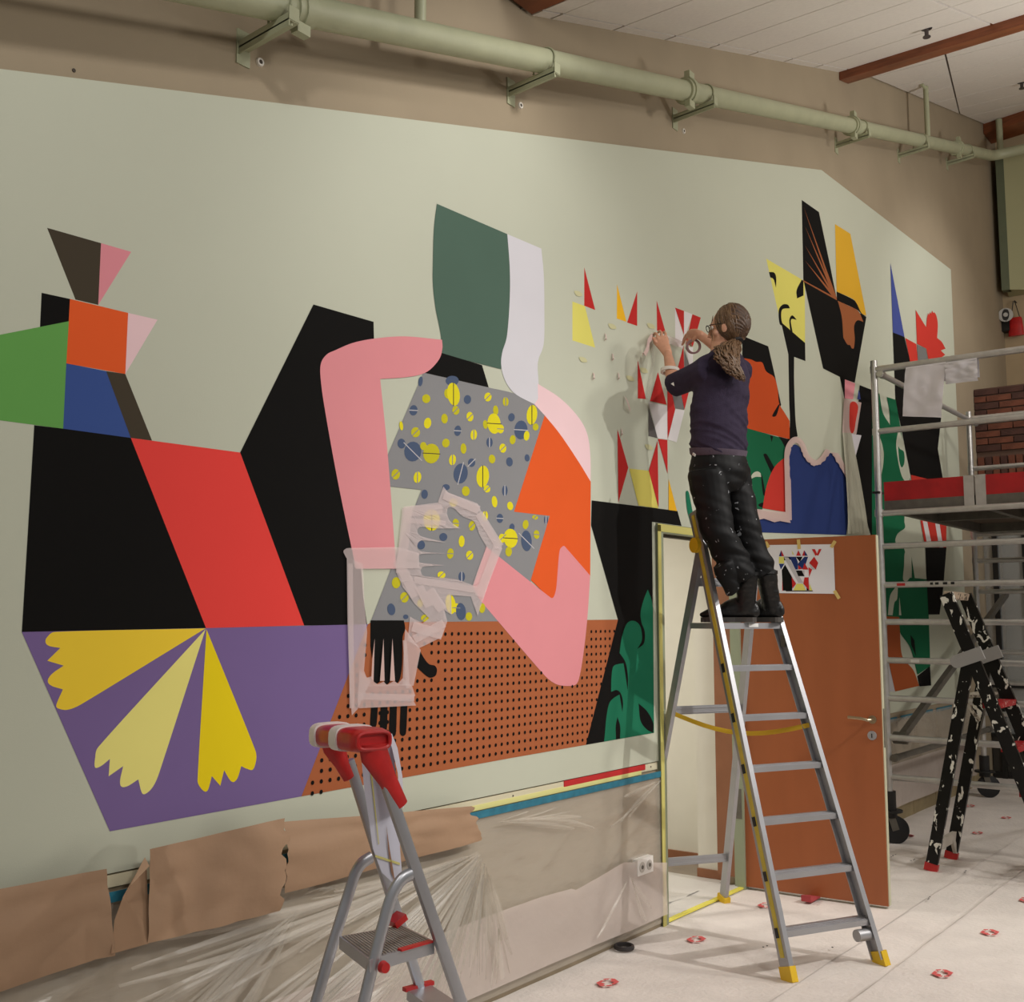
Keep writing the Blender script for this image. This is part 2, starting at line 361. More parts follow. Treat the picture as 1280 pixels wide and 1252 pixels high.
struct('trim_1', MB().hexa([c2(13.1, 1.5), c2(13.6, 1.5), c2(13.6, Y0), c2(13.1, Y0), c2(13.1, 1.5) + V((0, 0, .03)), c2(13.6, 1.5) + V((0, 0, .03)), c2(13.6, Y0) + V((0, 0, .03)), c2(13.1, Y0) + V((0, 0, .03))]), M_tile)
# corridor behind the door
M_corr = mat('corridor_white', (224, 221, 208), .6, var=.02)
struct('wall_corridor', MB().box((6.76, 3.4, 0), (6.9, 6.4, 2.6)), M_corr)
struct('wall_return', MB().box((6.38, 3.2, 0), (6.9, 3.4, 2.6)).box((3.9, 6.3, 0), (6.9, 6.4, 2.6)).box((3.8, 3.2, 0), (3.9, 6.4, 2.6)), M_corr, smooth=0)
struct('ceiling_corridor', MB().box((3.8, 3.2, 2.6), (6.9, 6.4, 2.7)), M_corr)
struct('baseboard_corridor', MB().box((6.742, 3.58, .0), (6.76, 6.3, .065)), M_skirt)
struct('baseboard_return', MB().box((6.362, 3.2, .0), (6.38, 3.4, .065)), M_skirt)
area('corridor_fill_light', (5.4, 4.6, 2.5), (5.4, 4.6, 0), 36, .7)  # unseen light added to brighten the corridor walls
# door frame (steel, masked with yellow tape)
fr = thing('door_1', (DX0, Y0, 0), None, None, kind='structure')
obj('door_frame', MB().box((DX0 - .012, Y0 - .03, 0), (DX0 + .035, Y0 + .15, DZ + .01)).box((DX1 - .035, Y0 - .03, 0), (DX1 + .012, Y0 + .035, DZ + .01)).box((DX0 + .035, Y0 - .03, DZ - .035), (DX1 - .035, Y0 + .15, DZ + .01)), M_frame, fr, smooth=0)
obj('gasket', MB().box((DX0 + .035, Y0 + .02, DZ - .05), (DX1 - .035, Y0 + .06, DZ - .035)), mat('grey_gasket', (80, 76, 68), .7), fr)
obj('jamb_panel', MB().box((DX1 - .035, Y0 + .035, .07), (DX1 + .012, Y0 + .15, 2.11)), M_skirt, fr, label='brown wooden jamb strip behind the green frame')
t = MB().box((DX0 - .03, Y0 - .034, .0), (DX0 + .004, Y0 - .0305, DZ + .005)).box((DX0 - .03, Y0 - .034, DZ - .03), (DX1 - .1, Y0 - .0305, DZ + .012))
obj('masking_tape', t, M_ytape, fr, label='yellow masking tape along the frame', smooth=0)
obj('strike_plate', MB().box((DX1 - .037, Y0 - .02, .42), (DX1 - .034, Y0 + .02, .6)), M_dkalu, fr)
# door leaf, swung open
hx, hy = 6.289, 3.045; ex, ey = 6.347, 2.185
ld = (V((ex, ey, 0)) - V((hx, hy, 0))).normalized(); ln = V((ld.y, -ld.x, 0))  # normal towards camera side
if ln.x > 0: ln = -ln
lf = thing('door_2', (hx, hy, 0), None, None, kind='structure')
def leafp(s, o, z): return V((hx, hy, z)) + ld * s + ln * o
def leafbox(mb, s0, s1, o0, o1, z0, z1): return mb.hexa([leafp(s, o, z) for z in (z0, z1) for s, o in ((s0, o0), (s1, o0), (s1, o1), (s0, o1))])
LW = .862
obj('door_leaf', leafbox(MB(), 0, LW, -.002, .006, .02, 2.125), M_door, lf, label='orange brown laminated door face', smooth=0)
obj('door_core', leafbox(MB(), 0, LW + .004, -.044, -.002, .02, 2.125), mat('leaf_edge', (190, 188, 160), .5), lf, label='pale painted door edge', smooth=0)
hd = MB(); hc = PL(1091, 899, (hx, hy, 0), ln) + ln * .006
hd.loft([hc, hc + ln * .008], [.024, .024], n=20); hd.tube([hc, hc + ln * .04, hc + ln * .055 - ld * .012, hc + ln * .058 - ld * .05 + V((0, 0, .008)), hc + ln * .056 - ld * .125 + V((0, 0, .012))], .009)
obj('door_handle', hd, M_brass, lf, label='bent satin metal lever handle')
kc = PL(1090.5, 919, (hx, hy, 0), ln) + ln * .006
hh = obj('lock_rosette', MB().loft([kc, kc + ln * .007], [.027, .025], n=24), M_alu, lf); obj('key_slot', MB().beam(kc + ln * .0075 - V((0, 0, .012)), kc + ln * .0075 + V((0, 0, .012)), ld, .006, .003), M_black, hh)
obj('lock_face', leafbox(MB(), LW + .003, LW + .006, -.034, -.014, .9, 1.12), M_dkalu, lf)
for z in (.25, 1.0, 1.85): obj('hinge', MB().loft([leafp(0, .012, z - .05), leafp(0, .012, z + .05)], [.009, .009], n=10), M_dkalu, lf)
# baseboards
struct('baseboard_left', MB().box((-2.5, Y0 - .018, 0), (DX0 - .03, Y0, .055)), mat('grey_oak_skirting', (132, 118, 96), .6, var=.15))
bb = MB()
for i in range(9): bb.box((6.42 + i * .62, Y0 - .022, 0), (7.03 + i * .62, Y0, .12))
struct('baseboard_right', bb, mat('ochre_skirting', (150, 134, 100), .6, var=.15), smooth=0)
# ================================================================== MURAL
PT = .012
def zt(X): return 3.243 + (X - 1.505) * .2898
pan = [(-2.4, .868), (DX0 - .02, .868), (DX0 - .02, DZ + .018), (DX1 + .02, DZ + .018), (DX1 + .02, .868), (11.37, .868), (11.394, 5.211), (7.92, 5.102), (-2.4, zt(-2.4))]
mural = thing('mural', (4.5, Y0, .868), 'huge flat geometric mural of coloured shapes on a sage green wall panel', 'mural')
obj('sage_panel', MB().flat([[V((x, Y0 - PT, z)) for x, z in pan]], thick=(0, PT - .001, 0)), M_sage, mural, label='sage green background panel', smooth=0)
C = dict(olive=(72, 64, 52), pink=(228, 146, 156), black=(18, 17, 16), orange=(234, 96, 46), lpink=(240, 206, 210), green=(104, 165, 84), blue=(62, 86, 150),
         red=(236, 72, 66), purple=(124, 103, 154), yellow=(246, 211, 62), lyellow=(240, 231, 135), byellow=(241, 215, 30), dgreen=(82, 106, 93), lav=(216, 214, 220),
         shirt=(140, 140, 142), apink=(226, 146, 152), rust=(170, 98, 62), orange2=(228, 94, 42), white=(226, 222, 222), red2=(194, 48, 46), grey=(120, 119, 117),
         dgrey=(98, 94, 92), mustard=(218, 206, 104), amber=(240, 184, 42), leaf=(32, 114, 84), leaf2=(26, 102, 68), brown=(158, 94, 58), navy=(42, 58, 112), orange3=(204, 82, 38),
         red3=(204, 60, 50), sage=(195, 198, 179), rust2=(168, 86, 46), blue2=(70, 82, 150), amber2=(222, 172, 52), lemon=(226, 218, 112), spoty=(226, 214, 40), spotd=(196, 188, 40), spotb=(78, 92, 118), lgrey=(190, 187, 190))
LAY = [0]
def mm(c): return mat('mural_' + c, C[c], .8, var=.02, vscale=3, spec=.12)
def shape(c, pts, label=None, parent=None, name='painted_shape', holes=(), off=None):
    if off is None: LAY[0] += 1; off = PT + .00009 * LAY[0]
    loops = [[W(p.x, p.y, off) for p in curve_pts(l)] for l in ([pts] + list(holes))]
    return obj(name, MB().flat(loops), mm(c) if isinstance(c, str) else c, parent or mural, label=label, smooth=0, fix=False)
S = shape
# left figure
S('olive', [(58.8, 284.6), (126.3, 303.8), (122.8, 381), (94.3, 374.3)], 'dark olive funnel shape')
S('pink', [(126.3, 303.8), (164, 314.7), (122.8, 381)], 'pink triangle')
S('black', [(52, 365.8), (87.5, 373.5), (86.1, 401.4), (50, 409)], 'small black block')
S('orange', [(87.5, 373.5), (160.2, 391), (156.7, 467.3), (82.9, 454.1)], 'orange square')
S('lpink', [(160.2, 391), (196.9, 399.5), (156.7, 467.3)], 'pale pink triangle')
S('green', [(-70, 432), (86.1, 401.4), (82.9, 454.1), (79, 535.6), (-70, 516)], 'green block')
S('blue', [(82.9, 454.1), (132.6, 463.7), (163.5, 547.1), (79, 535.6)], 'blue block')
S('olive', [(132.6, 463.7), (156.7, 467.3), (190, 550.4), (163.5, 547.1)], 'olive slanted bar')
S('black', [(42.9, 531.3), (79, 535.6), (163.5, 547.1), (257.6, 784.8), (27.3, 789.7)], 'large black quadrilateral')
S('red', [(163.5, 547.1), (300.2, 565.4), (380.2, 781.5), (257.6, 784.8)], 'bright red slanted bar')
S('black', [(391.8, 380.4), (467, 402.1), (470, 520), (450, 690), (454, 745), (459, 781), (380.2, 781.5), (300.2, 565.4)], 'tall black angular shape')
S('purple', [(27.3, 789.7), (257.6, 784.8), (459.9, 780), (376.8, 995), (137.4, 1038.7)], 'purple trapezoid')
k = .3195  # crop scale of the flower pictures
def cr(pts, ox, oy, s): return [(ox + p[0] / s, oy + p[1] / s) + tuple(p[2:]) for p in pts]
S('yellow', cr([(806, 141), (215, 155, 1), (185, 175, 1), (178, 195, 1), (192, 210, 1), (236, 218), (185, 268), (249, 287), (205, 318, 1), (187, 345, 1), (200, 365, 1), (246, 380), (220, 442, 1), (232, 456, 1), (268, 459, 1), (320, 437, 1), (790, 150)], 0, 740, 3.13), 'warm yellow fan petal pointing left')
S('lyellow', cr([(804, 145), (385, 605, 1), (372, 650, 1), (372, 685, 1), (395, 680, 1), (430, 652), (425, 720), (482, 680), (470, 735, 1), (475, 760, 1), (500, 758, 1), (541, 732), (556, 786, 1), (575, 785, 1), (602, 755, 1), (625, 700, 1)], 0, 740, 3.13), 'pale yellow fan petal in the middle')
S('byellow', cr([(808, 145), (996, 610, 1), (1003, 650, 1), (990, 693, 1), (965, 690, 1), (944, 680), (930, 725, 1), (915, 742, 1), (900, 735, 1), (877, 696), (862, 757), (829, 719), (815, 770, 1), (803, 780, 1), (785, 765, 1), (773, 735, 1)], 0, 740, 3.13), 'bright yellow fan petal pointing down')
# centre and right lower
RUST = [(459.9, 780), (464, 777.6), (772.5, 774.2), (732.3, 930.7), (640, 946.9), (376.8, 995)]
rust = S('rust', RUST, 'rust orange panel with black dots')
S('black', [(739.7, 625.2), (846.8, 638.3), (852, 657), (815, 652), (817.5, 915.7), (732.3, 930.7), (772.5, 774.2), (739, 656.3)], 'black panel left of the doorway')
S('leaf', [(809.7, 736.6), (814, 748, 1), (816.5, 760), (817.6, 915.6), (755.1, 926.7), (756, 918.4, 1), (758.1, 895.6, 1), (761.3, 879.8, 1), (766.5, 872.7, 1), (774.4, 867.8), (778, 890), (778.8, 878, 1), (776.2, 866.8, 1), (770.9, 862.2, 1), (763.9, 864.5), (764.4, 846.4, 1), (766.5, 833.2, 1), (773, 829.7, 1), (779.4, 828.8), (782, 845, 1), (784.5, 863.1), (785, 846.4, 1), (782, 828, 1), (774.5, 815.7), (777.3, 796.5, 1), (783.3, 779.7, 1), (791.7, 775.6, 1), (800, 782, 1), (802.5, 799, 1), (796.5, 810.9), (804.9, 803.7, 1), (806, 789.3, 1), (802, 778, 1), (800.8, 765, 1), (804.9, 748.6, 1)], 'green monstera leaf on the black panel')
S('black', [(771.8, 895.6), (775.3, 907.9, 1), (775, 923.1), (770, 924), (769.6, 907.9, 1)]); S('black', [(798.2, 878.9), (808.7, 888.5, 1), (816.3, 902.6, 1), (816.6, 915.8), (808, 911, 1), (800.5, 900, 1)])
S('dgreen', [(546.2, 254.6), (634, 292.4), (637, 322.5, 1), (637.4, 362.8, 1), (634.5, 415, 1), (627.8, 440.5, 1), (626.4, 461.3), (552.4, 442.3), (552, 427.9, 1), (549.9, 411.6, 1), (544.4, 384.4, 1), (541.2, 355, 1), (541.2, 329.2, 1), (542.5, 285.5, 1)], 'dark green faceless head')
shirt = S('shirt', [(529.3, 465.5), (610, 484), (643.5, 491.9, 1), (666.4, 504.4, 1), (680.9, 519), (642.5, 639.4), (687.1, 644.6), (663.5, 724.6), (664, 776), (463.2, 777.6), (526.8, 612), (487.8, 607.8), (484.7, 568.8)], 'grey spotted shirt')
S('lav', [(634.2, 292.5), (676.7, 310.6), (679.8, 344.6, 1), (680.5, 387.7, 1), (679.8, 428.5, 1), (673.5, 447.7, 1), (672.1, 459.6, 1), (673.5, 483.6, 1), (672, 500, 1), (668.2, 505.2), (643.9, 492, 1), (631.9, 476.4, 1), (626.6, 457.2, 1), (627.8, 440.5, 1), (633.8, 418.9, 1), (637.2, 373.4, 1), (637.2, 335, 1)], 'pale lavender hair strip')
S('lpink', [(672.2, 479.5), (699.6, 497.1, 1), (722, 520, 1), (734, 542, 1), (738, 570, 1), (738.3, 602), (722, 575, 1), (699.6, 541.8, 1), (680.9, 519), (668.2, 505.2), (672.6, 498)], 'pale pink shoulder')
S('orange2', [(680.9, 519), (699.6, 541.8, 1), (722, 575, 1), (738.5, 602), (737.8, 719.3), (700, 760), (663.5, 724.6), (687.1, 644.6), (642.5, 639.4)], 'orange sleeve')
S('apink', [(608, 683), (688, 746.5, 1), (692, 746, 1), (695.4, 734.2, 1), (699.4, 688.7, 1), (704.2, 682.2, 1), (709, 686.3, 1), (737.8, 719.3), (734.2, 772.5, 1), (729.4, 815.7, 1), (724.6, 844.4, 1), (719.8, 855.2, 1), (707.8, 857.1, 1), (693.5, 854, 1), (679, 842, 1), (600, 749.8), (591, 733)], 'pink bent right arm')
S('black', [(552.1, 441), (602.6, 456.2), (610.9, 484), (529.3, 465.5)], 'black collar')
S('apink', [(552.6, 424.6), (552.9, 436, 1), (548.5, 449.6, 1), (533.6, 464.6, 1), (511.8, 470.8, 1), (475.2, 473.5), (479.3, 512, 1), (485.5, 577.3, 1), (495.4, 710.5), (444.9, 710.5), (422, 600, 1), (405, 505, 1), (400.5, 468.6, 1), (401.5, 453, 1), (408.6, 442.8, 1), (419.5, 437.4, 1), (441.2, 428.4, 1), (468.4, 423, 1), (506.4, 420.3, 1)], 'pink bent left arm')
# spots of the shirt
def spots(lst, ox, oy, s):
    for it in lst:
        x, y, a, b, c = it[:5]; ln = it[5] if len(it) > 5 else ''
        tl = random.uniform(-.15, .15)
        pts = [(x + a * math.cos(t) * math.cos(tl) - b * math.sin(t) * math.sin(tl), y + a * math.cos(t) * math.sin(tl) + b * math.sin(t) * math.cos(tl)) for t in [i * math.pi / 8 for i in range(16)]]
        LAY[0] += .05; off = PT + .00009 * LAY[0]
        mb = MB().flat([[W(p[0], p[1], off) for p in cr(pts, ox, oy, s)]], mi=0)
        if ln:
            d = {'v': (0, 1), 'h': (1, .06), 'd': (.7, -.7), 'e': (.7, .7), 'w': (.25, -.97)}[ln[0]]; L = (a * abs(d[0]) + b * abs(d[1])) * 1.0; w = 2.6
            q = [(x + d[0] * L * u - d[1] * w * v, y + d[1] * L * u + d[0] * w * v) for u, v in ((-1, -1), (1, -1), (1, 1), (-1, 1))]
            mb.flat([[W(p[0], p[1], off + .00003) for p in cr(q, ox, oy, s)]], mi=1)
        lm = mm('lgrey') if c == 'B' else mm('olive' if a > 30 else 'shirt')
        obj('spot', mb, [mm({'Y': 'spoty', 'D': 'spotd', 'B': 'spotb'}[c]), lm], shirt, smooth=0, fix=False)
spots([(603, 172, 40, 30, 'B'), (575, 250, 20, 30, 'D'), (611, 253, 38, 70, 'Y', 'v'), (625, 350, 22, 27, 'D', 'd'), (447, 280, 25, 27, 'D'), (695, 285, 22, 27, 'B'), (818, 270, 22, 27, 'Y', 'd'), (925, 298, 18, 28, 'D', 'v'), (413, 176, 13, 30, 'B'), (370, 350, 25, 32, 'B', 'h'), (455, 427, 22, 33, 'Y'), (557, 400, 20, 30, 'D'), (710, 388, 21, 29, 'Y', 'd'), (865, 350, 16, 30, 'D'), (803, 435, 15, 27, 'D'), (855, 430, 40, 62, 'Y', 'h'), (895, 462, 20, 27, 'Y', 'h'), (960, 392, 20, 25, 'B'), (1083, 377, 32, 60, 'Y', 'v'), (1105, 450, 18, 22, 'D'), (1017, 468, 40, 57, 'B', 'h'), (1051, 503, 17, 30, 'Y'), (297, 443, 11, 28, 'Y'), (383, 482, 27, 31, 'D', 'd'), (636, 473, 21, 32, 'B', 'h'), (733, 497, 20, 32, 'Y', 'v'), (967, 527, 18, 28, 'D'), (828, 543, 19, 30, 'B', 'v'), (298, 550, 24, 30, 'B'), (366, 598, 52, 60, 'B', 'e'), (430, 565, 20, 25, 'D'), (478, 610, 50, 60, 'D', 'h'), (565, 547, 23, 27, 'D'), (671, 580, 18, 32, 'D'), (908, 578, 21, 28, 'Y', 'd'), (605, 648, 21, 33, 'Y', 'v'), (720, 665, 22, 26, 'B', 'd'), (843, 643, 20, 27, 'D'), (948, 660, 20, 28, 'B'), (1054, 636, 15, 22, 'B'), (654, 730, 43, 61, 'B', 'w'), (787, 748, 38, 66, 'Y', 'v'), (813, 823, 20, 22, 'Y', 'd'), (263, 735, 26, 32, 'D', 'd'), (394, 753, 23, 35, 'Y', 'v'), (437, 855, 20, 28, 'B'), (685, 836, 24, 30, 'D'), (920, 833, 17, 32, 'B', 'v'), (858, 900, 17, 35, 'Y'), (952, 925, 18, 26, 'Y'), (567, 812, 22, 18, 'B'), (801, 985, 18, 30, 'Y', 'v'), (890, 1000, 20, 28, 'B', 'h'), (1102, 994, 18, 14, 'D', 'd'), (1168, 1010, 12, 25, 'B', 'v'), (1045, 1037, 18, 28, 'D'), (963, 1053, 16, 22, 'B'), (955, 1120, 42, 58, 'Y', 'h'), (903, 1120, 20, 28, 'Y', 'd'), (1050, 1135, 32, 63, 'B', 'e'), (1111, 1097, 18, 27, 'D', 'h'), (943, 1200, 20, 30, 'D'), (610, 905, 25, 25, 'Y'), (480, 1010, 50, 65, 'Y', 'v'), (625, 1030, 20, 28, 'D', 'h'), (722, 1045, 20, 30, 'D', 'd'), (550, 1112, 24, 24, 'B'), (416, 1160, 24, 27, 'B'), (660, 1138, 18, 35, 'Y'), (592, 1212, 20, 32, 'D', 'h'), (708, 1222, 22, 28, 'Y', 'd')], 440, 440, 4.815)
spots([(635, 570, 24, 22, 'Y', 'd'), (757, 580, 20, 30, 'B', 'v'), (362, 617, 26, 34, 'D'), (412, 705, 26, 32, 'D', 'd'), (333, 777, 24, 36, 'B'), (420, 822, 16, 14, 'B'), (535, 830, 24, 22, 'D', 'd'), (690, 745, 30, 60, 'Y', 'v'), (725, 768, 22, 28, 'Y', 'h'), (752, 790, 30, 52, 'B'), (800, 820, 20, 26, 'D'), (880, 770, 18, 30, 'D'), (507, 740, 18, 24, 'D')], 420, 600, 4.815)
# dots of the rust panel (regular grid on the wall, joined)
LAY[0] += 1; off = PT + .00009 * LAY[0]
def inside(p, poly):
    r = False
    for i in range(len(poly)):
        a, b = poly[i], poly[i - 1]
        if (a[1] > p[1]) != (b[1] > p[1]) and p[0] < (b[0] - a[0]) * (p[1] - a[1]) / (b[1] - a[1]) + a[0]: r = not r
    return r
rw = [(W(x, y).x, W(x, y).z) for x, y in RUST]
blk = [[(W(x, y).x, W(x, y).z) for x, y in p] for p in ([(608, 683), (688, 747), (737, 719), (734, 772), (729, 816), (722, 852), (708, 860), (690, 856), (672, 838), (591, 745)], [(458, 772), (507, 772), (507, 790), (530, 815), (548, 832), (545, 850), (520, 845), (512, 858), (450, 858)])]
dm = MB(); xx = 2.6; step = .043; stz = .0378
while xx < 4.9:
    zz = .93
    while zz < 1.6:
        if inside((xx, zz), rw) and not any(inside((xx, zz), b) for b in blk) and inside((xx + .006, zz - .006), rw) and inside((xx - .006, zz + .006), rw):
            dm.flat([[V((xx + .0082 * math.cos(t * math.pi / 4), Y0 - off, zz + .0082 * math.sin(t * math.pi / 4))) for t in range(8)]])
        zz += stz
    xx += step
obj('dot_pattern', dm, mm('black'), rust, kind='stuff', smooth=0, fix=False)
# painted hands at the wrist
H3 = lambda p: cr(p, 360, 740, 4.471)
S('black', H3([(462, 157), (648, 157), (655, 205, 1), (641, 250, 1), (638, 400, 1), (627, 480, 1), (612, 506, 1), (597, 490, 1), (585, 262), (572, 490, 1), (553, 515, 1), (537, 495, 1), (534, 262), (516, 490, 1), (497, 510, 1), (479, 490, 1), (484, 262), (470, 370), (461, 300)]), 'black hand with three long fingers')
S('black', H3([(738, 328), (765, 375, 1), (790, 402, 1), (820, 410, 1), (833, 432, 1), (825, 465, 1), (795, 477, 1), (765, 460, 1), (720, 418)]), 'black thumb')
for a in ([(465, 640), (503, 640), (495, 740, 1), (478, 758, 1), (460, 745, 1)], [(518, 640), (557, 640), (553, 760, 1), (534, 782, 1), (515, 760, 1)], [(570, 638), (609, 638), (603, 790, 1), (584, 810, 1), (566, 790, 1)], [(630, 635), (668, 632), (660, 785, 1), (643, 803, 1), (626, 785, 1)]):
    S('black', H3(a))
LAY[0] = 0
# red, white and yellow harlequin shapes beside the person
for c, p, l in [('red2', [(730.3, 334), (744, 387.4), (730.3, 382)], 'narrow red triangle'), ('lemon', [(715.5, 376.7), (731.1, 382.4), (744, 434.4), (715.5, 425.3)], 'lemon yellow quadrilateral'),
              ('amber', [(771.3, 355.2), (783.1, 402.2), (771, 398)], 'amber triangle'), ('red2', [(796.5, 363.9), (796.5, 407.2), (783.9, 403)], 'red triangle'), ('red2', [(820.8, 375.3), (832.2, 415.9), (821.3, 413.1)], 'red triangle above the hand'),
              ('white', [(843.7, 384.3), (854, 419), (854, 436), (844, 427.5)], None), ('red2', [(843.7, 384.3), (855, 388.5), (855, 418.6)], None), ('white', [(855, 388.5), (865.5, 392.6), (858, 415.3), (855, 419)], None),
              ('red2', [(865.5, 392.6), (876, 396.8), (866, 433), (857, 430)], None), ('red2', [(854.5, 432), (855.2, 461), (846, 464)], None), ('grey', [(855.4, 437), (862, 457), (855.4, 462)], None), ('white', [(857, 434), (866.4, 434), (866, 462), (862, 458)], None),
              ('red2', [(797.2, 450), (807.4, 498.6), (797.3, 497.8)], None), ('red2', [(822.5, 465), (833.4, 505.8), (812.4, 501.1)], None), ('red2', [(834.2, 486), (839, 486), (844.2, 512.8), (834.6, 547.9)], None),
              ('grey', [(839.3, 488), (851, 490), (855.2, 512), (844.3, 510.4)], None), ('red2', [(851, 490), (861, 490), (855.7, 512)], None), ('white', [(844.2, 510.9), (855.7, 512.8), (845.8, 552.7), (834.8, 549.2)], None),
              ('white', [(810.7, 502.3), (833.9, 507), (834.3, 549.2), (822, 547.5)], None), ('dgrey', [(810.7, 507.7), (822, 547.5), (810.7, 544.7)], None), ('red2', [(822.4, 548.3), (834.3, 549.8), (834.6, 592)], None),
              ('red2', [(771.9, 536.4), (785.4, 584.3), (773, 627.8)], 'tall red diamond half'), ('red2', [(822, 550.5), (823.3, 634.2), (810.9, 588.2)], None), ('mustard', [(786.6, 585.4), (810.9, 588.2), (823.1, 635.2), (798.1, 631.6)], 'mustard quadrilateral'),
              ('amber', [(835.8, 598.4), (846.3, 638.6), (835.8, 637.2)], None), ('leaf', [(857.3, 615, 1), (859.5, 613.1, 1), (861.6, 617.6, 1), (866, 640, 1), (869.5, 656), (864, 656), (859, 637, 1)], None)]: S(c, p, l)
for x, y in [(701 + 22, 366.5), (729, 449), (765.5, 407.5), (814, 407), (788, 472.5), (805, 462.5), (811.5, 558.5)]:
    S(mat('mural_ochre_smudge', (204, 201, 158), .8, spec=.1), [(x - 5, y - 3, 1), (x + 2, y - 2, 1), (x + 5, y + 3, 1), (x - 2, y + 3, 1)])
# right figures
LAY[0] = 0
CR = lambda p: cr(p, 920, 230, 5.962)
S('lemon', [(957.7, 323.1), (1002, 349), (1006, 352), (1006.4, 429), (985, 430), (974, 396)], 'yellow leaf mask shape')
S('black', [(973, 388), (976, 401, 1), (984, 409, 1), (1006.4, 428.5), (1006.8, 451.2), (992.7, 446), (992.7, 478.2, 1), (994.4, 523.9, 1), (997, 545), (983, 556), (987.3, 532, 1), (986.5, 500, 1), (985.4, 442.8)], 'black stem')
for p in ([(245, 655), (285, 660, 1), (300, 700, 1), (298, 772), (280, 710, 1), (255, 695)], [(318, 945, 1), (345, 900, 1), (385, 898, 1), (403, 925), (345, 935, 1), (338, 1000, 1), (352, 1060), (325, 1040, 1)], [(398, 1010, 1), (420, 978, 1), (452, 1010), (410, 1012, 1), (422, 1105), (403, 1085)], [(455, 852), (452, 790, 1), (490, 712), (503, 720), (503, 830)]): S('black', CR(p))
S('black', [(1002.2, 249.8), (1023.7, 264.9), (1037.4, 330.6), (1046.1, 374.6), (1004.2, 350.8)], 'black fan with brown rays')
for a in [(1004.7, 259), (1006, 282), (1006, 306), (1006, 325)]:
    b = (1044.8, 373.5); d = V((b[0] - a[0], b[1] - a[1])); n = V((-d.y, d.x)).normalized()
    S('brown', [a, (b[0] + n.x * 1.6, b[1] + n.y * 1.6), (b[0] - n.x * 1.6, b[1] - n.y * 1.6)])
S('black', [(1004.7, 351.3), (1046.1, 374.8), (1083, 396), (1068.5, 478.2), (1056, 474), (1056.8, 503.5), (1049.8, 470.9), (1029, 460.5)], 'black torso')
S('brown', [(1004, 350), (1046, 372.6), (1046.3, 375.3), (1004, 351.5)])
S('brown', CR([(758, 868), (835, 905, 1), (910, 945, 1), (950, 1027), (905, 1015, 1), (880, 1060, 1), (885, 1150, 1), (878, 1222, 1), (862, 1222, 1), (850, 1200, 1), (830, 1195, 1), (800, 1145), (790, 1000, 1), (770, 910, 1)]), 'brown hanging hand')
S('amber2', CR([(738, 298), (852, 370), (972, 980), (935, 960, 1), (900, 890, 1), (870, 855, 1), (750, 800)]), 'amber tall quadrilateral')
S('black', CR([(750, 800), (870, 858, 1), (900, 890, 1), (935, 960, 1), (972, 985), (940, 972, 1), (900, 935, 1), (752, 866)]))
S('black', [(928, 419), (933.9, 422), (960.3, 432.7), (968.8, 470), (976.5, 506), (970, 519), (928, 500)], 'black block behind the orange hill')
S('orange3', [(925, 447), (937.6, 448.8, 1), (945, 452, 1), (952.7, 453, 1), (957.7, 463.9, 1), (967.8, 471.5, 1), (972, 485.7, 1), (974, 504, 1), (981, 516, 1), (987, 526), (987, 548.6), (925, 533.5)], 'orange hill shape behind the person')
S('black', [(965.3, 519.3, 1), (972.8, 506), (975.3, 504), (970.3, 519.3, 1)])
S('leaf2', [(925, 532.5), (975, 546.7), (982.5, 562, 1), (982, 571, 1), (968, 590, 1), (959, 610, 1), (953, 636), (951, 640), (940, 645), (925, 625)], 'green leaf shape behind the person')
S('black', [(973, 545.5), (987, 549), (983, 562), (977, 551)]); S('black', [(954.3, 568.5, 1), (958.4, 567.5, 1), (967.8, 584), (964.7, 592.4)]); S('black', [(962.6, 544), (966.5, 545), (964.5, 552.5)])
S('sage', [(936.8, 599.9), (940.8, 592, 1), (946, 589, 1), (950.5, 591, 1), (951.6, 596), (944, 596, 1)]); S('black', [(951, 592), (953, 596, 1), (957.5, 619.9), (954, 618, 1)]); S('black', [(947.8, 631, 1), (952.8, 628, 1), (957.8, 628.8, 1), (953, 634, 1)])
S('red3', [(982, 570.6), (967.8, 584.1, 1), (958.4, 607, 1), (953.2, 635), (984, 640.2)], 'red quarter arc')
S('navy', [(986, 563.3, 1), (992.7, 555.5, 1), (1000, 559.2, 1), (1005.2, 569.6, 1), (1013.5, 577.9, 1), (1023.9, 580.4, 1), (1032.2, 569.6, 1), (1039.4, 566, 1), (1045, 573, 1), (1055, 588.2, 1), (1065.4, 612), (1061, 645), (1058, 668.5), (943.9, 665), (945, 650.6), (960, 647, 1), (986, 652.6)], 'dark blue wavy block above the door')
S('black', [(1074.8, 481.3), (1093, 488.3), (1095, 690), (1087.2, 664), (1069.6, 600.7), (1070, 540)], 'black block behind the scaffold')
S('pink', [(1056, 474), (1069, 479.2), (1066.4, 499), (1056, 498)]); S('blue2', [(1073.7, 486.5), (1075.8, 499), (1071.6, 499)])
S('blue2', [(1113, 328.4), (1130.7, 421.1), (1116.1, 415.3)], 'tall blue spike')
S('black', [(1116.1, 415.3), (1130.7, 421.1), (1146, 490), (1176.5, 522), (1172.3, 560.6), (1179, 600), (1178, 612), (1145, 600), (1138, 592.5), (1125.7, 529.7), (1119.5, 500.6)], 'black body of the far right figure')
S('red3', [(1131.7, 422.3), (1145.5, 429.9), (1147.5, 453), (1138, 453)])
S('grey', [(1146.3, 430.5), (1157.5, 435.7), (1160.5, 452), (1147.5, 453)], 'grey block')
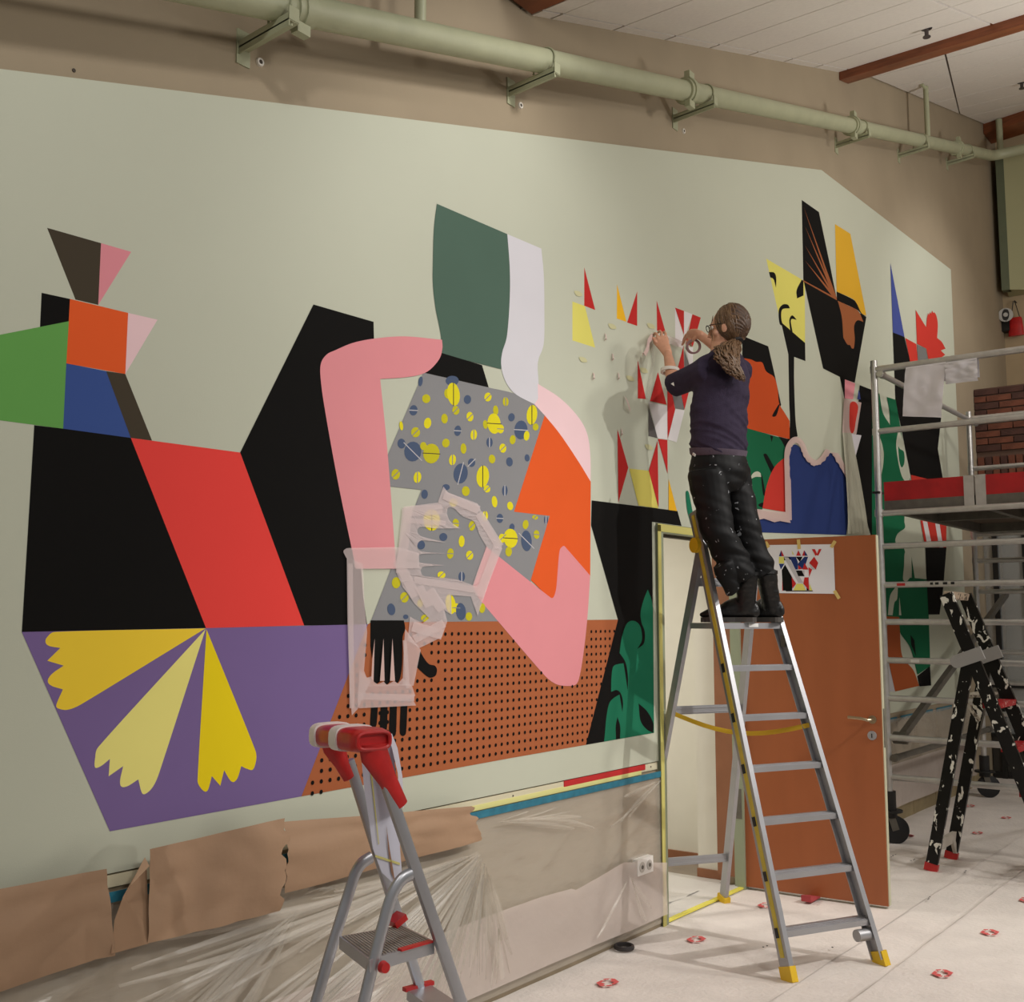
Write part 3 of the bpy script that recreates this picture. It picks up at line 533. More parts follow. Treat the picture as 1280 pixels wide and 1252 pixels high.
S('red3', [(1144.6, 387.1), (1157.7, 408.9), (1158.7, 398, 1), (1160, 391.1), (1161.3, 393.5), (1162.6, 390), (1164, 392), (1165.3, 388), (1166.6, 391), (1168, 390), (1170.6, 394.8, 1), (1172.3, 405.5, 1), (1171.5, 422.3), (1177.3, 427.3, 1), (1182, 435.7), (1176, 437.9), (1181.5, 443.3), (1177.3, 446.3), (1160.6, 450), (1158, 435.5), (1146.3, 429.6)], 'jagged red animal head')
S('leaf2', [(1090, 489), (1099.4, 491.9), (1103.5, 515.3, 1), (1112.8, 531.3), (1112, 515, 1), (1108.6, 496), (1119.5, 499.4), (1125.3, 532, 1), (1130, 560, 1), (1137.9, 600), (1131, 625), (1130.5, 652), (1131, 659.7, 1), (1122, 667, 1), (1119.7, 678, 1), (1131, 688, 1), (1131.5, 722), (1141.5, 722), (1159.3, 724), (1161, 772), (1163, 832), (1147, 843), (1138, 810, 1), (1125, 790, 1), (1124, 772), (1090, 770)], 'tall green leaf figure')
S('sage', [(1094, 545), (1100, 547.2, 1), (1104.4, 564, 1), (1104, 580, 1), (1101.9, 592.5), (1094, 589)]); S('sage', [(1120.3, 555, 1), (1122.5, 575, 1), (1127, 594, 1), (1132.5, 602, 1), (1137, 600, 1), (1136, 584, 1), (1131, 562, 1), (1124, 535, 1), (1122.5, 540, 1)])
S('leaf2', [(1122.8, 558, 1), (1124, 575, 1), (1127, 584, 1), (1130.5, 578, 1), (1130, 565, 1), (1125, 561, 1)])
S('sage', [(1131.5, 690, 1), (1138.5, 702, 1), (1139.5, 716, 1), (1134, 726, 1), (1129, 724, 1), (1130, 708, 1)]); S('sage', [(1119, 734), (1122.3, 734), (1121.5, 748, 1), (1118, 753, 1), (1115.7, 768.8), (1109.9, 768.4), (1112.5, 745, 1)]); S('sage', [(1124.2, 746), (1126.7, 768.8), (1123.8, 768.8)])
S('leaf2', [(1139.5, 696), (1143.5, 722.5), (1140, 723)])
S('rust2', [(1101, 769.5), (1124, 771), (1125, 790, 1), (1128, 820, 1), (1141.7, 837.3, 1), (1149, 857), (1118.8, 864), (1102, 783)], 'rust brown lower block')
S('black', [(1146.9, 844.6), (1162.6, 832), (1164, 856.5), (1149.4, 857.7)]); S('black', [(1138, 793), (1143, 800), (1145, 820), (1139, 806)])
S('black', [(1156.8, 684), (1183.2, 684), (1179, 735.6), (1174.5, 767.8), (1160.4, 767.8)], 'black lower leg block')
S('red3', [(1150.6, 650), (1183, 656), (1182.8, 684), (1156.5, 684)], 'red block with white stripes'); S('white', [(1153.5, 651), (1159, 652), (1165.6, 684), (1159.6, 684)]); S('white', [(1169, 654), (1174.5, 655), (1179, 684), (1174, 684)])
S('red3', [(1138.8, 593.3), (1169, 600.9), (1139.6, 603)]); S('lgrey', [(1102, 790), (1118.8, 864), (1105, 864)], 'pale grey triangle')
# narrow trim, tapes below the panel
TP = thing('edge_tape', (3.5, Y0, .8), 'strips of teal, yellow and red tape along the lower mural edge', 'tape')
obj('cream_strip', MB().box((-2.4, Y0 - .008, .825), (DX0 - .03, Y0 - .0005, .862)), mat('cream_strip_paint', (216, 208, 178), .6), TP, label='cream strip under the panel')
obj('tape_strip', MB().box((1.6, Y0 - .030, .785), (5.28, Y0 - .026, .816)), M_teal, TP, label='teal blue tape')
obj('tape_strip', MB().box((3.66, Y0 - .0100, .815), (5.10, Y0 - .001, .838)), mat('pale_yellow_tape', (232, 226, 150), .6), TP, label='pale yellow tape')
obj('tape_strip', MB().box((4.38, Y0 - .0105, .836), (5.14, Y0 - .001, .864)), M_rtape, TP, label='bright red tape')
for X in (3.98, 5.2): obj('screw', MB().loft([V((X, Y0 - .0085, .845)), V((X, Y0 - .011, .845))], [.004, .004], n=8), M_dkalu, TP)
t2 = MB(); xx = 6.6
while xx < 10.5:
    l = random.uniform(.2, .5); t2.box((xx, Y0 - .012, .80 + random.uniform(-.01, .01)), (xx + l, Y0 - .01, .83)); xx += l + random.uniform(.02, .12)
obj('edge_tape', t2, M_teal, label='torn teal tape pieces below the mural behind the scaffold', cat='tape')
# ------------------------------------------------- translucent tape over the painted hands
TM = thing('hand_mask_tape', W(545, 700), 'crumpled translucent pink masking tape around the painted grey hand', 'tape')
T2 = lambda p: cr(p, 420, 600, 4.815)
hand = T2([(675, 165, 1), (668, 205, 1), (690, 250, 1), (745, 290), (600, 290, 1), (520, 280, 1), (492, 290, 1), (492, 318, 1), (520, 340, 1), (660, 375), (520, 362, 1), (490, 378, 1), (490, 412, 1), (520, 430, 1), (660, 440), (520, 443, 1), (490, 458, 1), (490, 488, 1), (520, 498, 1), (655, 512), (530, 520, 1), (510, 540, 1), (518, 572, 1), (560, 580, 1), (700, 592, 1), (790, 620, 1), (820, 632), (905, 400), (865, 330, 1), (830, 250, 1), (760, 215, 1), (710, 170, 1)])
outer = T2([(645, 38), (675, 75), (850, 140), (870, 185), (985, 380, 1), (998, 400, 1), (975, 450), (885, 720), (850, 815), (812, 700), (690, 690), (695, 810), (650, 780), (668, 850), (635, 945), (500, 1010), (430, 965), (445, 820), (520, 860), (560, 830), (470, 740), (400, 640), (365, 560), (365, 470), (395, 300), (410, 160), (612, 135)])
def tape(pts, holes=(), off=.018, m=None, parent=None, name='tape_piece'):
    return S(m or M_pinktape, pts, None, parent or TM, name, holes, off)
def crumple(pts, holes=(), off=.0175, m=None, parent=None, amp=.003):
    loops = [[W(p.x, p.y, off) for p in curve_pts(l)] for l in ([pts] + list(holes))]
    mb = MB().flat(loops); bm = bmesh.new(); vs = [bm.verts.new(v) for v in mb.v]
    for f in mb.f:
        try: bm.faces.new([vs[i] for i in f])
        except ValueError: pass
    bmesh.ops.subdivide_edges(bm, edges=[e for e in bm.edges if e.calc_length() > .04], cuts=2, use_grid_fill=False); bmesh.ops.triangulate(bm, faces=bm.faces)
    out = MB(); bm.verts.index_update(); out.add([v.co + V((0, -abs(noise.noise(v.co * 30)) * amp * 2, 0)) for v in bm.verts], [tuple(v.index for v in f.verts) for f in bm.faces]); bm.free()
    return obj('tape_piece', out, m or M_pinktape, parent or TM, smooth=0, fix=False)
crumple(outer, [hand])
of = [.0185]
def strip(a, b, w, m=None, parent=None):
    a = V(a); b = V(b); n = V((-(b - a).y, (b - a).x)).normalized() * w / 2; of[0] += .0003
    return tape([tuple(a + n), tuple(b + n), tuple(b - n), tuple(a - n)], off=of[0], m=m, parent=parent)
for a, b, w in [((410, 190), (640, 175), 60), ((405, 240), (660, 260), 30), ((430, 170), (390, 560), 60), ((370, 480), (480, 700), 60), ((470, 600), (850, 660), 40), ((860, 700), (975, 400), 55), ((860, 200), (985, 400), 50), ((650, 90), (860, 180), 50), ((500, 640), (560, 760), 50), ((560, 660), (640, 780), 60), ((460, 880), (640, 930), 60), ((470, 960), (650, 860), 50)]:
    strip(T2([a])[0], T2([b])[0], w / 4.815)
TW = thing('wrist_mask_tape', W(475, 800), 'frame of translucent tape strips around the painted black hand', 'tape')
tape(T2([(45, 430, 1), (60, 412, 1), (80, 408), (365, 402), (500, 440), (500, 530), (120, 535), (100, 482), (62, 468)]), off=.0225, parent=TW)
tape([(433.5, 697), (453.5, 704), (456, 760), (459, 790), (455, 838), (458, 846), (464, 850), (447, 886), (439.8, 894), (437, 860), (434.5, 780)], off=.0228, parent=TW)
tape(H3([(395, 520), (690, 515), (712, 578), (692, 590), (716, 633), (395, 648), (388, 600)]), off=.0231, parent=TW)
tape(H3([(400, 430), (440, 478), (468, 470), (480, 500), (500, 514), (535, 500), (553, 518), (592, 496), (615, 510), (640, 480), (690, 520), (395, 524)]), off=.0232, parent=TW)
tape(H3([(655, 205), (742, 322), (702, 522), (640, 522), (648, 300)]), off=.0233, parent=TW)
for p in ([(485, 258), (478, 495), (466, 480), (472, 370)], [(534, 258), (540, 495), (514, 495)], [(584, 258), (598, 495), (570, 495)]): tape(H3(p), off=.0235, m=M_pinktape2, parent=TW)
strip((438, 704), (440, 885), 6, parent=TW); strip((449, 870), (518, 872), 8, parent=TW); strip((506, 800), (510, 860), 5, parent=TW)
# tape edging of the blue block
TB = thing('edge_mask_tape', W(1020, 600), 'ragged pink masking tape bordering the dark blue block', 'tape')
def ribbon(pts, w, off, m, parent, jag=.0, loc_off=0):
    P = curve_pts(pts, closed=False); L = []; R = []
    for i, p in enumerate(P):
        d = (P[min(i + 1, len(P) - 1)] - P[max(i - 1, 0)]).normalized(); n = V((-d.y, d.x)); j = 1 + random.uniform(-jag, jag)
        L.append(tuple(p + n * w / 2 * j)); R.append(tuple(p - n * w / 2))
    return tape(L + R[::-1], off=off, m=m, parent=parent)
ribbon([(985.5, 650), (984.5, 600), (984.5, 563, 1), (993, 549.5, 1), (1002, 554.5, 1), (1009, 571, 1), (1020, 578.5, 1), (1029, 572, 1), (1037, 561, 1), (1043, 565, 1), (1053, 582, 1), (1064, 603)], 7, .0255, M_pinktape2, TB, .25)
tape([(940.8, 635.5), (984, 640), (988.5, 653.5), (975, 651), (968, 652.5), (955, 648), (944, 650.5)], off=.026, m=M_pinktape2, parent=TB)
TQ = thing('mask_tape_patch', W(1064, 530), 'pale tape patches around a small red painted blob', 'tape')
tape([(1055, 498), (1076.8, 503), (1070.6, 542.5), (1053, 540.5)], off=.0262, m=M_pinktape2, parent=TQ)
S(mm('red3'), [(1062.3, 506, 1), (1065, 502, 1), (1070, 503, 1), (1072.7, 509.3, 1), (1070, 525, 1), (1067.5, 539, 1), (1064, 541, 1), (1061.8, 530, 1)], 'red blob', TQ, 'painted_blob', off=.0266)
tape([(1061.2, 541.5), (1076.8, 544), (1068.5, 573.7)], off=.0268, m=M_paper, parent=TQ)
# film drape above the door, right side
def drape(name, pts4, n1, n2, off, amp, folds, m, label, cat, parent=None):
    a, b, c, d = [W(x, y, off) for x, y in pts4]
    def fn(u, v):
        p = seg(seg(a, b, u), seg(d, c, u), v); w = amp * math.sin(u * folds * 6.28 + math.sin(v * 3)) * (.3 + .7 * v)
        return p + V((0, -abs(w) - .002, 0))
    return obj(name, MB().grid(fn, n1, n2), m, parent, label=label, cat=cat, smooth=60, fix=False)
drape('film_drape', [(1053, 541), (1064, 541), (1085, 668), (1059, 667)], 16, 6, .028, .02, 2.5, mat('sage_film', (200, 198, 178), .4, alpha=.8), 'gathered sage film hanging between the blue and black blocks', 'film')
# ================================================================== PIPE
PO = .2
def pipeP(x, y): return W(x, y, PO)
PA = pipeP(655, 71); PB = pipeP(1062, 157); pd = (PB - PA).normalized()
def pp(X): return PA + pd * ((X - PA.x) / pd.x)
PR = .057
pipe = thing('ceiling_pipe', pp(5.0), 'long sage green pipe running along the wall above the mural', 'pipe')
XE = 12.55
m = MB(); m.tube([pp(.8), pp(3), pp(6), pp(9), pp(XE - .1), pp(XE) + V((.0, -.02, .0)), pp(XE) + V((.06, -.09, .02)), pp(XE) + V((.07, -.3, .02)), pp(XE) + V((.07, -1.6, .04))], PR, n=28)
obj('pipe', m, M_pipe, pipe, smooth=50)
def ring(c, r, w, ax, mb, n=24):
    mb.loft([c - ax * w / 2, c + ax * w / 2], [r, r], n=n)
# brackets on the wall: px positions of the bracket tips
for x in (350, 680, 880, 1075, 1150, 1208):
    # pipe point whose projection has this x
    lo, hi = 1.0, 13.0
    for _ in range(40):
        mid = (lo + hi) / 2; p = pp(mid) - CAM; px = CX + F * p.dot(rt) / p.dot(fw)
        if px < x: lo = mid
        else: hi = mid
    c = pp(lo); b = MB()
    wp = V((c.x, Y0, c.z - .10)); tip = V((c.x, c.y - .075, c.z - .085))
    b.beam(wp + V((0, 0, 0)), tip, V((1, 0, 0)), .045, .006); b.beam(wp + V((-.02, 0, 0)), tip + V((-.02, 0, 0)), V((0, 0, 1)), .05, .005)
    b.beam(tip, tip + V((0, 0, .05)), V((1, 0, 0)), .045, .005); b.beam(V((c.x, Y0 - .003, c.z - .16)), V((c.x, Y0 - .003, c.z - .03)), V((1, 0, 0)), .06, .006)
    k = obj('pipe_bracket', b, M_pipe, pipe, smooth=0)
    u = MB(); ang = [math.radians(a) for a in range(-20, 220, 20)]
    u.tube([c + V((0, -math.cos(t) * (PR + .006), math.sin(t) * (PR + .006))) for t in ang] + [V((c.x, c.y + PR + .006, c.z - .08))], .005, n=6)
    u.tube([c + V((0, -(PR + .006), -.02)), V((c.x, c.y - PR - .006, c.z - .1))], .005, n=6)
    obj('u_bolt', u, M_pipe, k)
for x in (372, 858, 1064, 1196):
    lo, hi = 1.0, 13.0
    for _ in range(40):
        mid = (lo + hi) / 2; p = pp(mid) - CAM; px = CX + F * p.dot(rt) / p.dot(fw)
        if px < x: lo = mid
        else: hi = mid
    c = pp(lo); b = MB(); ring(c, PR + .02, .035, pd, b); ring(c - pd * .03, PR + .012, .03, pd, b); ring(c + pd * .03, PR + .012, .03, pd, b)
    for sz in (1, -1):
        b.beam(c + V((-.03, -.02, sz * (PR + .03))), c + V((.03, -.02, sz * (PR + .03))), V((0, 0, 1)), .04, .035)
    obj('pipe_coupling', b, M_pipe, pipe)
# branch risers up to the ceiling
for x, lab in ((525, 'thin sage riser pipe left of the first ceiling beam'), (1160, 'thin sage riser pipe beyond the middle beam'), (1251, 'thin sage riser pipe in the far corner')):
    lo, hi = 1.0, 13.3
    for _ in range(40):
        mid = (lo + hi) / 2; p = pp(mid) - CAM; px = CX + F * p.dot(rt) / p.dot(fw)
        if px < x: lo = mid
        else: hi = mid
    c = pp(lo); top = 5.05 if x == 525 else (c2(c.x, 0).z if x > 1000 else c.z)
    if x > 600: top -= .015
    b = MB().tube([c, V((c.x, c.y, top))], .024 if x < 1200 else .035, n=14)
    if x == 1160: b.tube([V((c.x, c.y, top - .02)), V((c.x - .12, c.y, top - .02))], .015)
    obj('riser_pipe', b, M_pipe, pipe, label=lab)
    if x == 525:
        b = MB().tube([c + V((-.09, .17, .08)), V((c.x - .09, c.y + .17, top))], .02, n=12)
# sprinklers
for (x, y), lab in (((1158, 36), 'small dark sprinkler head under the middle ceiling tiles'), ((1277, 103), 'small dark sprinkler head at the right picture edge')):
    P = PL(x, y, c1(6, 0) if y < 50 else c2(10, 0), (c1(6, 0) - c1(5, 0)).cross(V((0, 1, 0))) if y < 50 else (c2(10, 0) - c2(9, 0)).cross(V((0, 1, 0))))
    P = P + V((0, 0, .03)); t = thing('sprinkler', P, lab, 'sprinkler')
    obj('rosette', MB().loft([P + V((0, 0, -.005)), P + V((0, 0, -.03)), P + V((0, 0, -.035))], [.045, .04, .02], n=20), mat('dark_chrome', (90, 84, 84), .3, .8), t)
    obj('deflector', MB().loft([P + V((0, 0, -.03)), P + V((0, 0, -.09))], [.016, .014], n=12).loft([P + V((0, 0, -.09)), P + V((0, 0, -.095))], [.028, .028], n=14), mat('dark_chrome', (90, 84, 84), .3, .8), t)
# ================================================================== FAR CORNER: duct casing, horn, red bag
p0 = PL(1252, 360, (13.25, 0, 0), (1, 0, 0)); p1 = PL(1262, 364, (13.25, 0, 0), (1, 0, 0)); zb = (p0.z + p1.z) / 2
dx = thing('duct_casing', (13.1, 2.8, zb), 'tall sage green boxed duct in the far corner below the ceiling', 'duct')
q0 = V((13.25, p0.y, 0)); q1 = V((13.27, p1.y, 0)); q2 = q1 + V((.28, -.34, 0)); q3 = V((13.59, p0.y, 0))
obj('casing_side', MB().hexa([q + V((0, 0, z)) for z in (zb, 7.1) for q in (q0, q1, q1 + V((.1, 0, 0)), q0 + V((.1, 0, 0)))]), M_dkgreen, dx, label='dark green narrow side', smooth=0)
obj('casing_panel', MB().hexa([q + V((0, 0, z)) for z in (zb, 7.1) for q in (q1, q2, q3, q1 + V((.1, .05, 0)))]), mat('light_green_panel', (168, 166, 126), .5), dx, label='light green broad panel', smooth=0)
P = PL(1257, 395, (13.45, 0, 0), (1, 0, 0)); ax = (CAM - P).normalized(); ax = (ax + V((0, 0, .25))).normalized()
hs = thing('horn_speaker', P, 'round grey and black horn speaker on the far wall below the duct', 'speaker')
obj('horn', MB().loft([P + ax * -.1, P, P + ax * .06, P + ax * .065, P + ax * .03], [.034, .058, .082, .07, .05], n=24), mat('grey_horn', (186, 184, 178), .5), hs)
obj('driver', MB().loft([P + ax * .03, P + ax * .064], [.062, .066], n=20), M_black, hs); obj('centre_cap', MB().loft([P + ax * .06, P + ax * .075], [.028, .024], n=16), mat('grey_horn', (186, 184, 178), .5), hs)
obj('mount', MB().box((P.x + .02, P.y - .03, P.z - .17), (13.6, P.y + .12, P.z - .05)), M_black, hs)
P = PL(1267, 420, (13.5, 0, 0), (1, 0, 0)); P = P + V((0, -.03, 0)); rb = thing('hanging_bag', P, 'small red bag hanging from a cord beside the horn speaker', 'bag')
obj('bag', MB().loft([P + V((0, 0, 0)), P + V((0, 0, .1)), P + V((0, 0, .2)), P + V((0, 0, .22))], [(.085, .03), (.08, .03), (.07, .025), (.06, .012)], side=(0, 1, 0), n=12), M_red, rb)
obj('cord', MB().tube([P + V((0, .05, .2)), P + V((0, .015, .42))], .005, n=6).tube([P + V((0, -.05, .2)), P + V((0, .0, .42))], .005, n=6).tube([P + V((0, .0, .4)), P + V((0, 0, .42)), P + V((.1, 0, .42))], .006), M_black, rb)
# ================================================================== PLASTIC, KRAFT PAPER ON THE LOWER WALL
piv = V((3.72, 0, .62))
def film(u, v, X0=-2.4, X1=5.285, Z0=.02, Z1=.80, right=False):
    X = X0 + (X1 - X0) * u; Z = Z0 + (Z1 - Z0) * v
    edge = min(1, v * 6, (1 - v) * 5, u * 12 if right else 1, (1 - u) * 12); d = 0
    if not right and X < piv.x + .3:
        a = math.atan2(Z - piv.z, X - piv.x); r = math.hypot(Z - piv.z, X - piv.x)
        d = .020 * (1 - abs(math.sin(a * 20 + noise.noise(V((X * 1.0, Z * 1.6, 0))) * 4))) ** 2.5 * min(1, r * 1.5) * (.4 + noise.noise(V((X * 1.7, a * 6, 3))) ** 2 * 4)
    d += .02 * abs(noise.noise(V((X * 1.6, Z * 3.2, 3)))) + .006 * abs(noise.noise(V((X * 9, Z * 9 + X * 4, 1))))
    if X > piv.x: d += .014 * (1 - abs(math.sin(math.atan2(Z - .82, X - 5.6) * 16 + noise.noise(V((X * 2, Z * 2, 5))) * 3))) ** 3 * min(1, (X - piv.x) * 2)
    return V((X, Y0 - .022 - d * max(0, edge), Z))
obj('masking_film', MB().grid(film, 300, 50), M_plasticsheet, label='creased clear plastic film taped over the lower wall left of the doorway', cat='film', smooth=60, fix=False)
def film2(u, v):
    X = -2.4 + 7.68 * u; top = .36 + .02 * math.sin(X * 2)
    if X > 4.4: top = .36 + .05 * min(1, (X - 4.4) / .45) - max(0, X - 4.85) * .17
    Z = .072 + (top - .072) * v
    return V((X, Y0 - .045 - .018 * abs(noise.noise(V((X * 1.5, Z * 4, 9)))) - .01 * (1 - v) - .004 * abs(noise.noise(V((X * 8, Z * 7, 2)))), Z))
obj('masking_film', MB().grid(film2, 220, 16), M_film2, label='second whiter layer of plastic film along the bottom of the wall', cat='film', smooth=60, fix=False)
def film3(u, v):
    p = film(u, v, 6.36, 11.3, .12, .82, True); p.y -= .03 * abs(math.sin(p.x * 5 + p.z * 3)) * min(1, (1 - v) * 5, v * 5); return p
obj('masking_film', MB().grid(film3, 160, 30), M_plasticsheet, label='dull plastic film over the lower wall behind the scaffold', cat='film', smooth=60, fix=False)
def film4(u, v):
    X = 6.36 + 4.9 * u; Z = .14 + .34 * v
    return V((X, Y0 - .075 - .02 * abs(noise.noise(V((X * 2, Z * 5, 7)))), Z))
obj('masking_film', MB().grid(film4, 90, 10), M_film2, label='whiter lower film layer behind the scaffold', cat='film', smooth=60, fix=False)
# creases of the film: narrow gathered folds that stand proud
mfold = mat('film_crease', (226, 218, 204), .3, alpha=.26, spec=.6)
def creases(parent, spec_, off, seed):
    random.seed(seed); mb = MB()
    for (px, pz, a0, a1, n, l0, l1, r0) in spec_:
        for i in range(n):
            a = math.radians(random.uniform(a0, a1)); L = random.uniform(l0, l1); r = r0 * random.uniform(.3, 2); w = random.uniform(.004, .016); pts = []
            bend = random.uniform(-.12, .12)
            for k in range(9):
                t = k / 8; aa = a + bend * t; x = px + math.cos(aa) * (r + L * t); z = pz + math.sin(aa) * (r + L * t); ww = w * math.sin(math.pi * (.08 + .84 * t)) * (.6 + t)
                if z < .09 or z > .775 or x > 5.26: break
                nx, nz = -math.sin(aa), math.cos(aa); o_ = off + .012 * random.random()
                pts += [V((x + nx * ww, Y0 - off, z + nz * ww)), V((x, Y0 - off - .007, z)), V((x - nx * ww, Y0 - off, z - nz * ww))]
            m = len(pts) // 3
            if m > 2: mb.add(pts, [(3 * j + q_, 3 * j + q_ + 1, 3 * j + q_ + 4, 3 * j + q_ + 3) for j in range(m - 1) for q_ in (0, 1)])
    obj('crease', mb, mfold, parent, kind='stuff', smooth=0, fix=False)
fm = [o for o in bpy.data.objects if o.name.startswith('masking_film')]
creases(fm[0], [(3.72, .66, 183, 250, 90, .5, 1.9, .12), (3.72, .62, 250, 300, 26, .2, .5, .06), (5.25, .79, 186, 205, 7, .3, 1.0, .05), (2.7, .63, 190, 235, 20, .2, .9, .08), (3.8, .76, 350, 372, 12, .3, .9, .05)], .054, 5)
creases(fm[1], [(4.85, .36, 215, 320, 4, .1, .4, .03), (3.78, .34, 255, 285, 5, .1, .3, .02), (3.2, .3, 184, 215, 10, .3, .9, .05)], .082, 6)
# double socket behind the film
s0 = W(795, 1080); sk = thing('wall_socket', V((s0.x, Y0, s0.z)), 'white double wall socket showing through the film near the doorway', 'socket')
obj('cover_plate', MB().box((s0.x - .078, Y0 - .058, s0.z - .041), (s0.x + .078, Y0, s0.z + .041)), mat('socket_white', (236, 232, 226), .4), sk)
for dxx in (-.037, .037):
    c = V((s0.x + dxx, Y0 - .0585, s0.z)); k = obj('socket_well', MB().loft([c, c + V((0, -.003, 0))], [.026, .026], n=22), mat('socket_grey', (196, 190, 182), .5), sk)
    obj('earth_clip', MB().loft([c + V((0, -.0035, 0)), c + V((0, -.005, 0))], [.010, .010], n=12), M_dkalu, k)
# kraft paper sheets
def kraft(name, tl, tr, br, bl, off, bulge, label, seed, nu=40, nv=16, edge=0.0, curl=0.0):
    a, b, c, d = [W(x, y, off) for x, y in (tl, tr, br, bl)]
    def fn(u, v):
        p = seg(seg(d, c, u), seg(a, b, u), v)
        j = edge * noise.noise(V((v * 7, seed, 0))) * (u ** 6); j2 = edge * noise.noise(V((v * 5, seed + 3, 0))) * ((1 - u) ** 6) * (0 if seed == 4.0 else 1)
        return p + V((j + j2, -bulge * math.sin(math.pi * v) ** .7 * (.5 + .5 * math.sin(u * 3 + seed)) - .02 * abs(noise.noise(V((u * 3, v * 2.5, seed)))) - curl * max(0, u - .93) * 14 * (1 - v), 0))
    return obj(name, MB().grid(fn, nu, nv), M_kraft, None, label=label, cat='paper', group='kraft paper sheets along the wall', smooth=60, fix=False)
kraft('kraft_paper', (-150, 1137), (131, 1085), (137, 1192), (-150, 1290), .07, .03, 'brown kraft paper sheet taped to the wall at the left picture edge', 1.0, curl=.03)
kb = kraft('kraft_paper', (187, 1061), (355, 1022), (350, 1138), (184, 1179), .09, .02, 'brown kraft paper sheet with a folded back left corner', 4.0, edge=.05)
a, b, c, d, e = [W(x, y, .10) for x, y in ((181, 1072), (187, 1061), (182, 1157), (158, 1122), (140, 1191))]
obj('folded_flap', MB().add([W(181, 1071, .14), W(187, 1082, .15), W(163, 1107, .11), W(154, 1122, .09)], [(0, 1, 2, 3)]), M_kraftin, kb, label='paler folded over edge', fix=False, smooth=0)
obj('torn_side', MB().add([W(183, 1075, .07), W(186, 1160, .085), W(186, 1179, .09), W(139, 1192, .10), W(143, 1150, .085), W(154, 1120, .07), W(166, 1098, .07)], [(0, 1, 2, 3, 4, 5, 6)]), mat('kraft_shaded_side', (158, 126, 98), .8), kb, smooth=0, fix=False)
kraft('kraft_paper', (352, 1027), (588, 1007), (602, 1050), (356, 1116), .075, .02, 'brown kraft paper sheet in the middle behind the small stepladder', 7.0, edge=.05)
# ================================================================== FLOOR COVER
def sheet(y0, y1, z, label, seed, x0=-2.5, x1=13.5, nx=120, ny=10):
    def fn(u, v):
        x = x0 + (x1 - x0) * u; y = y0 + (y1 - y0) * v
        e = noise.noise(V((x * 1.3, seed, 0))) * .012 * (1 if v < .01 else 0)
        return V((x, y + e, z + .006 * abs(noise.noise(V((x * 1.8, y * 2.6, seed)))) + .003 * abs(noise.noise(V((x * 7, y * 7, seed)))) + (.010 if v < .01 else 0)))
    return obj('floor_cover_sheet', MB().grid(fn, nx, ny), M_fleece, None, label=label, cat='floor cover', group='fleece sheets laid along the floor', smooth=60, fix=False)
sh = [sheet(2.08, 3.04, .000, 'white floor fleece strip next to the mural wall', 1), sheet(1.80, 2.13, .004, 'narrow white floor fleece strip under the front feet of the tall ladder', 2), sheet(.86, 1.84, .008, 'white floor fleece strip second from the mural wall', 3), sheet(-.2, .9, .012, 'white floor fleece strip at the right picture edge', 4)]
M_logo = mat('red_print', (212, 98, 96), .85, spec=.2)
def logo(x, y, k, s=.062):
    """red printed bracket hexagon around an open square"""
    z = .0105 if k == 0 else .0185; mb = MB(); P = lambda a, b: V((x + a * s, y + b * s, z))
    mb.flat([[P(-1, 0), P(-.6, .62), P(.15, .62), P(.1, .36), P(-.32, .36), P(-.34, -.02), P(-.62, -.02), P(-.62, -.2), P(-.9, -.24)]])
    mb.flat([[P(1, 0), P(.6, -.62), P(-.15, -.62), P(-.1, -.36), P(.32, -.36), P(.34, .02), P(.62, .02), P(.62, .2), P(.9, .24)]])
    mb.flat([[P(.3, .62), P(.58, .62), P(.86, .3), P(.5, .3), P(.45, .4), P(.28, .4)]]); mb.flat([[P(-.3, -.62), P(-.58, -.62), P(-.86, -.3), P(-.5, -.3), P(-.45, -.4), P(-.28, -.4)]])
    obj('printed_mark', mb, M_logo, sh[k], label='red printed emblem', smooth=0, fix=False)
for i in range(1, 9): logo(4.312 + .84 * (i - 1), 2.765, 0)
for i in range(1, 8): logo(5.336 + .83 * (i - 1), 1.6, 2)
for px in ((1135, 1046), (1222, 1042), (1258, 1023)): g = G(*px); logo(g.x, g.y, 0, .055)
tx = MB()
for px, n in (((1112, 1076), 5), ((1140, 1080), 3), ((1160, 1129), 3), ((1206, 1095), 3), ((1165, 1035), 5), ((955, 1190), 2), ((1040, 1190), 1)):
    g = G(*px)
    for i in range(n):
        q = g + V((i * .03, random.uniform(-.006, .006), .022)); tx.flat([[q, q + V((.016, .002, 0)), q + V((.02, .012, 0)), q + V((.004, .01, 0))]])
obj('print_flecks', tx, M_black, sh[0], kind='stuff', label='black flecks of print', smooth=0, fix=False)
def cfilm(u, v):
    X = 5.33 + .98 * u; Y = 3.06 + 2.4 * v
    return V((X if Y < 3.2 else 3.95 + 2.4 * u, Y, .012 + .02 * abs(noise.noise(V((X * 4, Y * 5, 0)))) + .01 * abs(noise.noise(V((X * 14, Y * 12, 0))))))
obj('corridor_film', MB().grid(lambda u, v: V((5.32 + .97 * u, 3.06 + .17 * v, .012 + .012 * abs(noise.noise(V((u * 6, v * 2, 0)))))), 30, 4).grid(lambda u, v: V((3.92 + 2.44 * u, 3.21 + 3.0 * v, 0.012 + .012 * abs(noise.noise(V((u * 9, v * 8, 4)))) + .005 * abs(noise.noise(V((u * 30, v * 28, 4)))))), 80, 60), mat('grey_white_film', (216, 212, 206), .35, bump=.3, bscale=20), label='crumpled whitish film on the corridor floor inside the doorway', cat='film', smooth=60, fix=False)
obj('floor_tape', MB().box((5.33, 3.035, .006), (6.27, 3.065, .016)), mat('bright_yellow_tape', (232, 222, 92), .5), label='yellow tape strip across the door threshold', cat='tape')
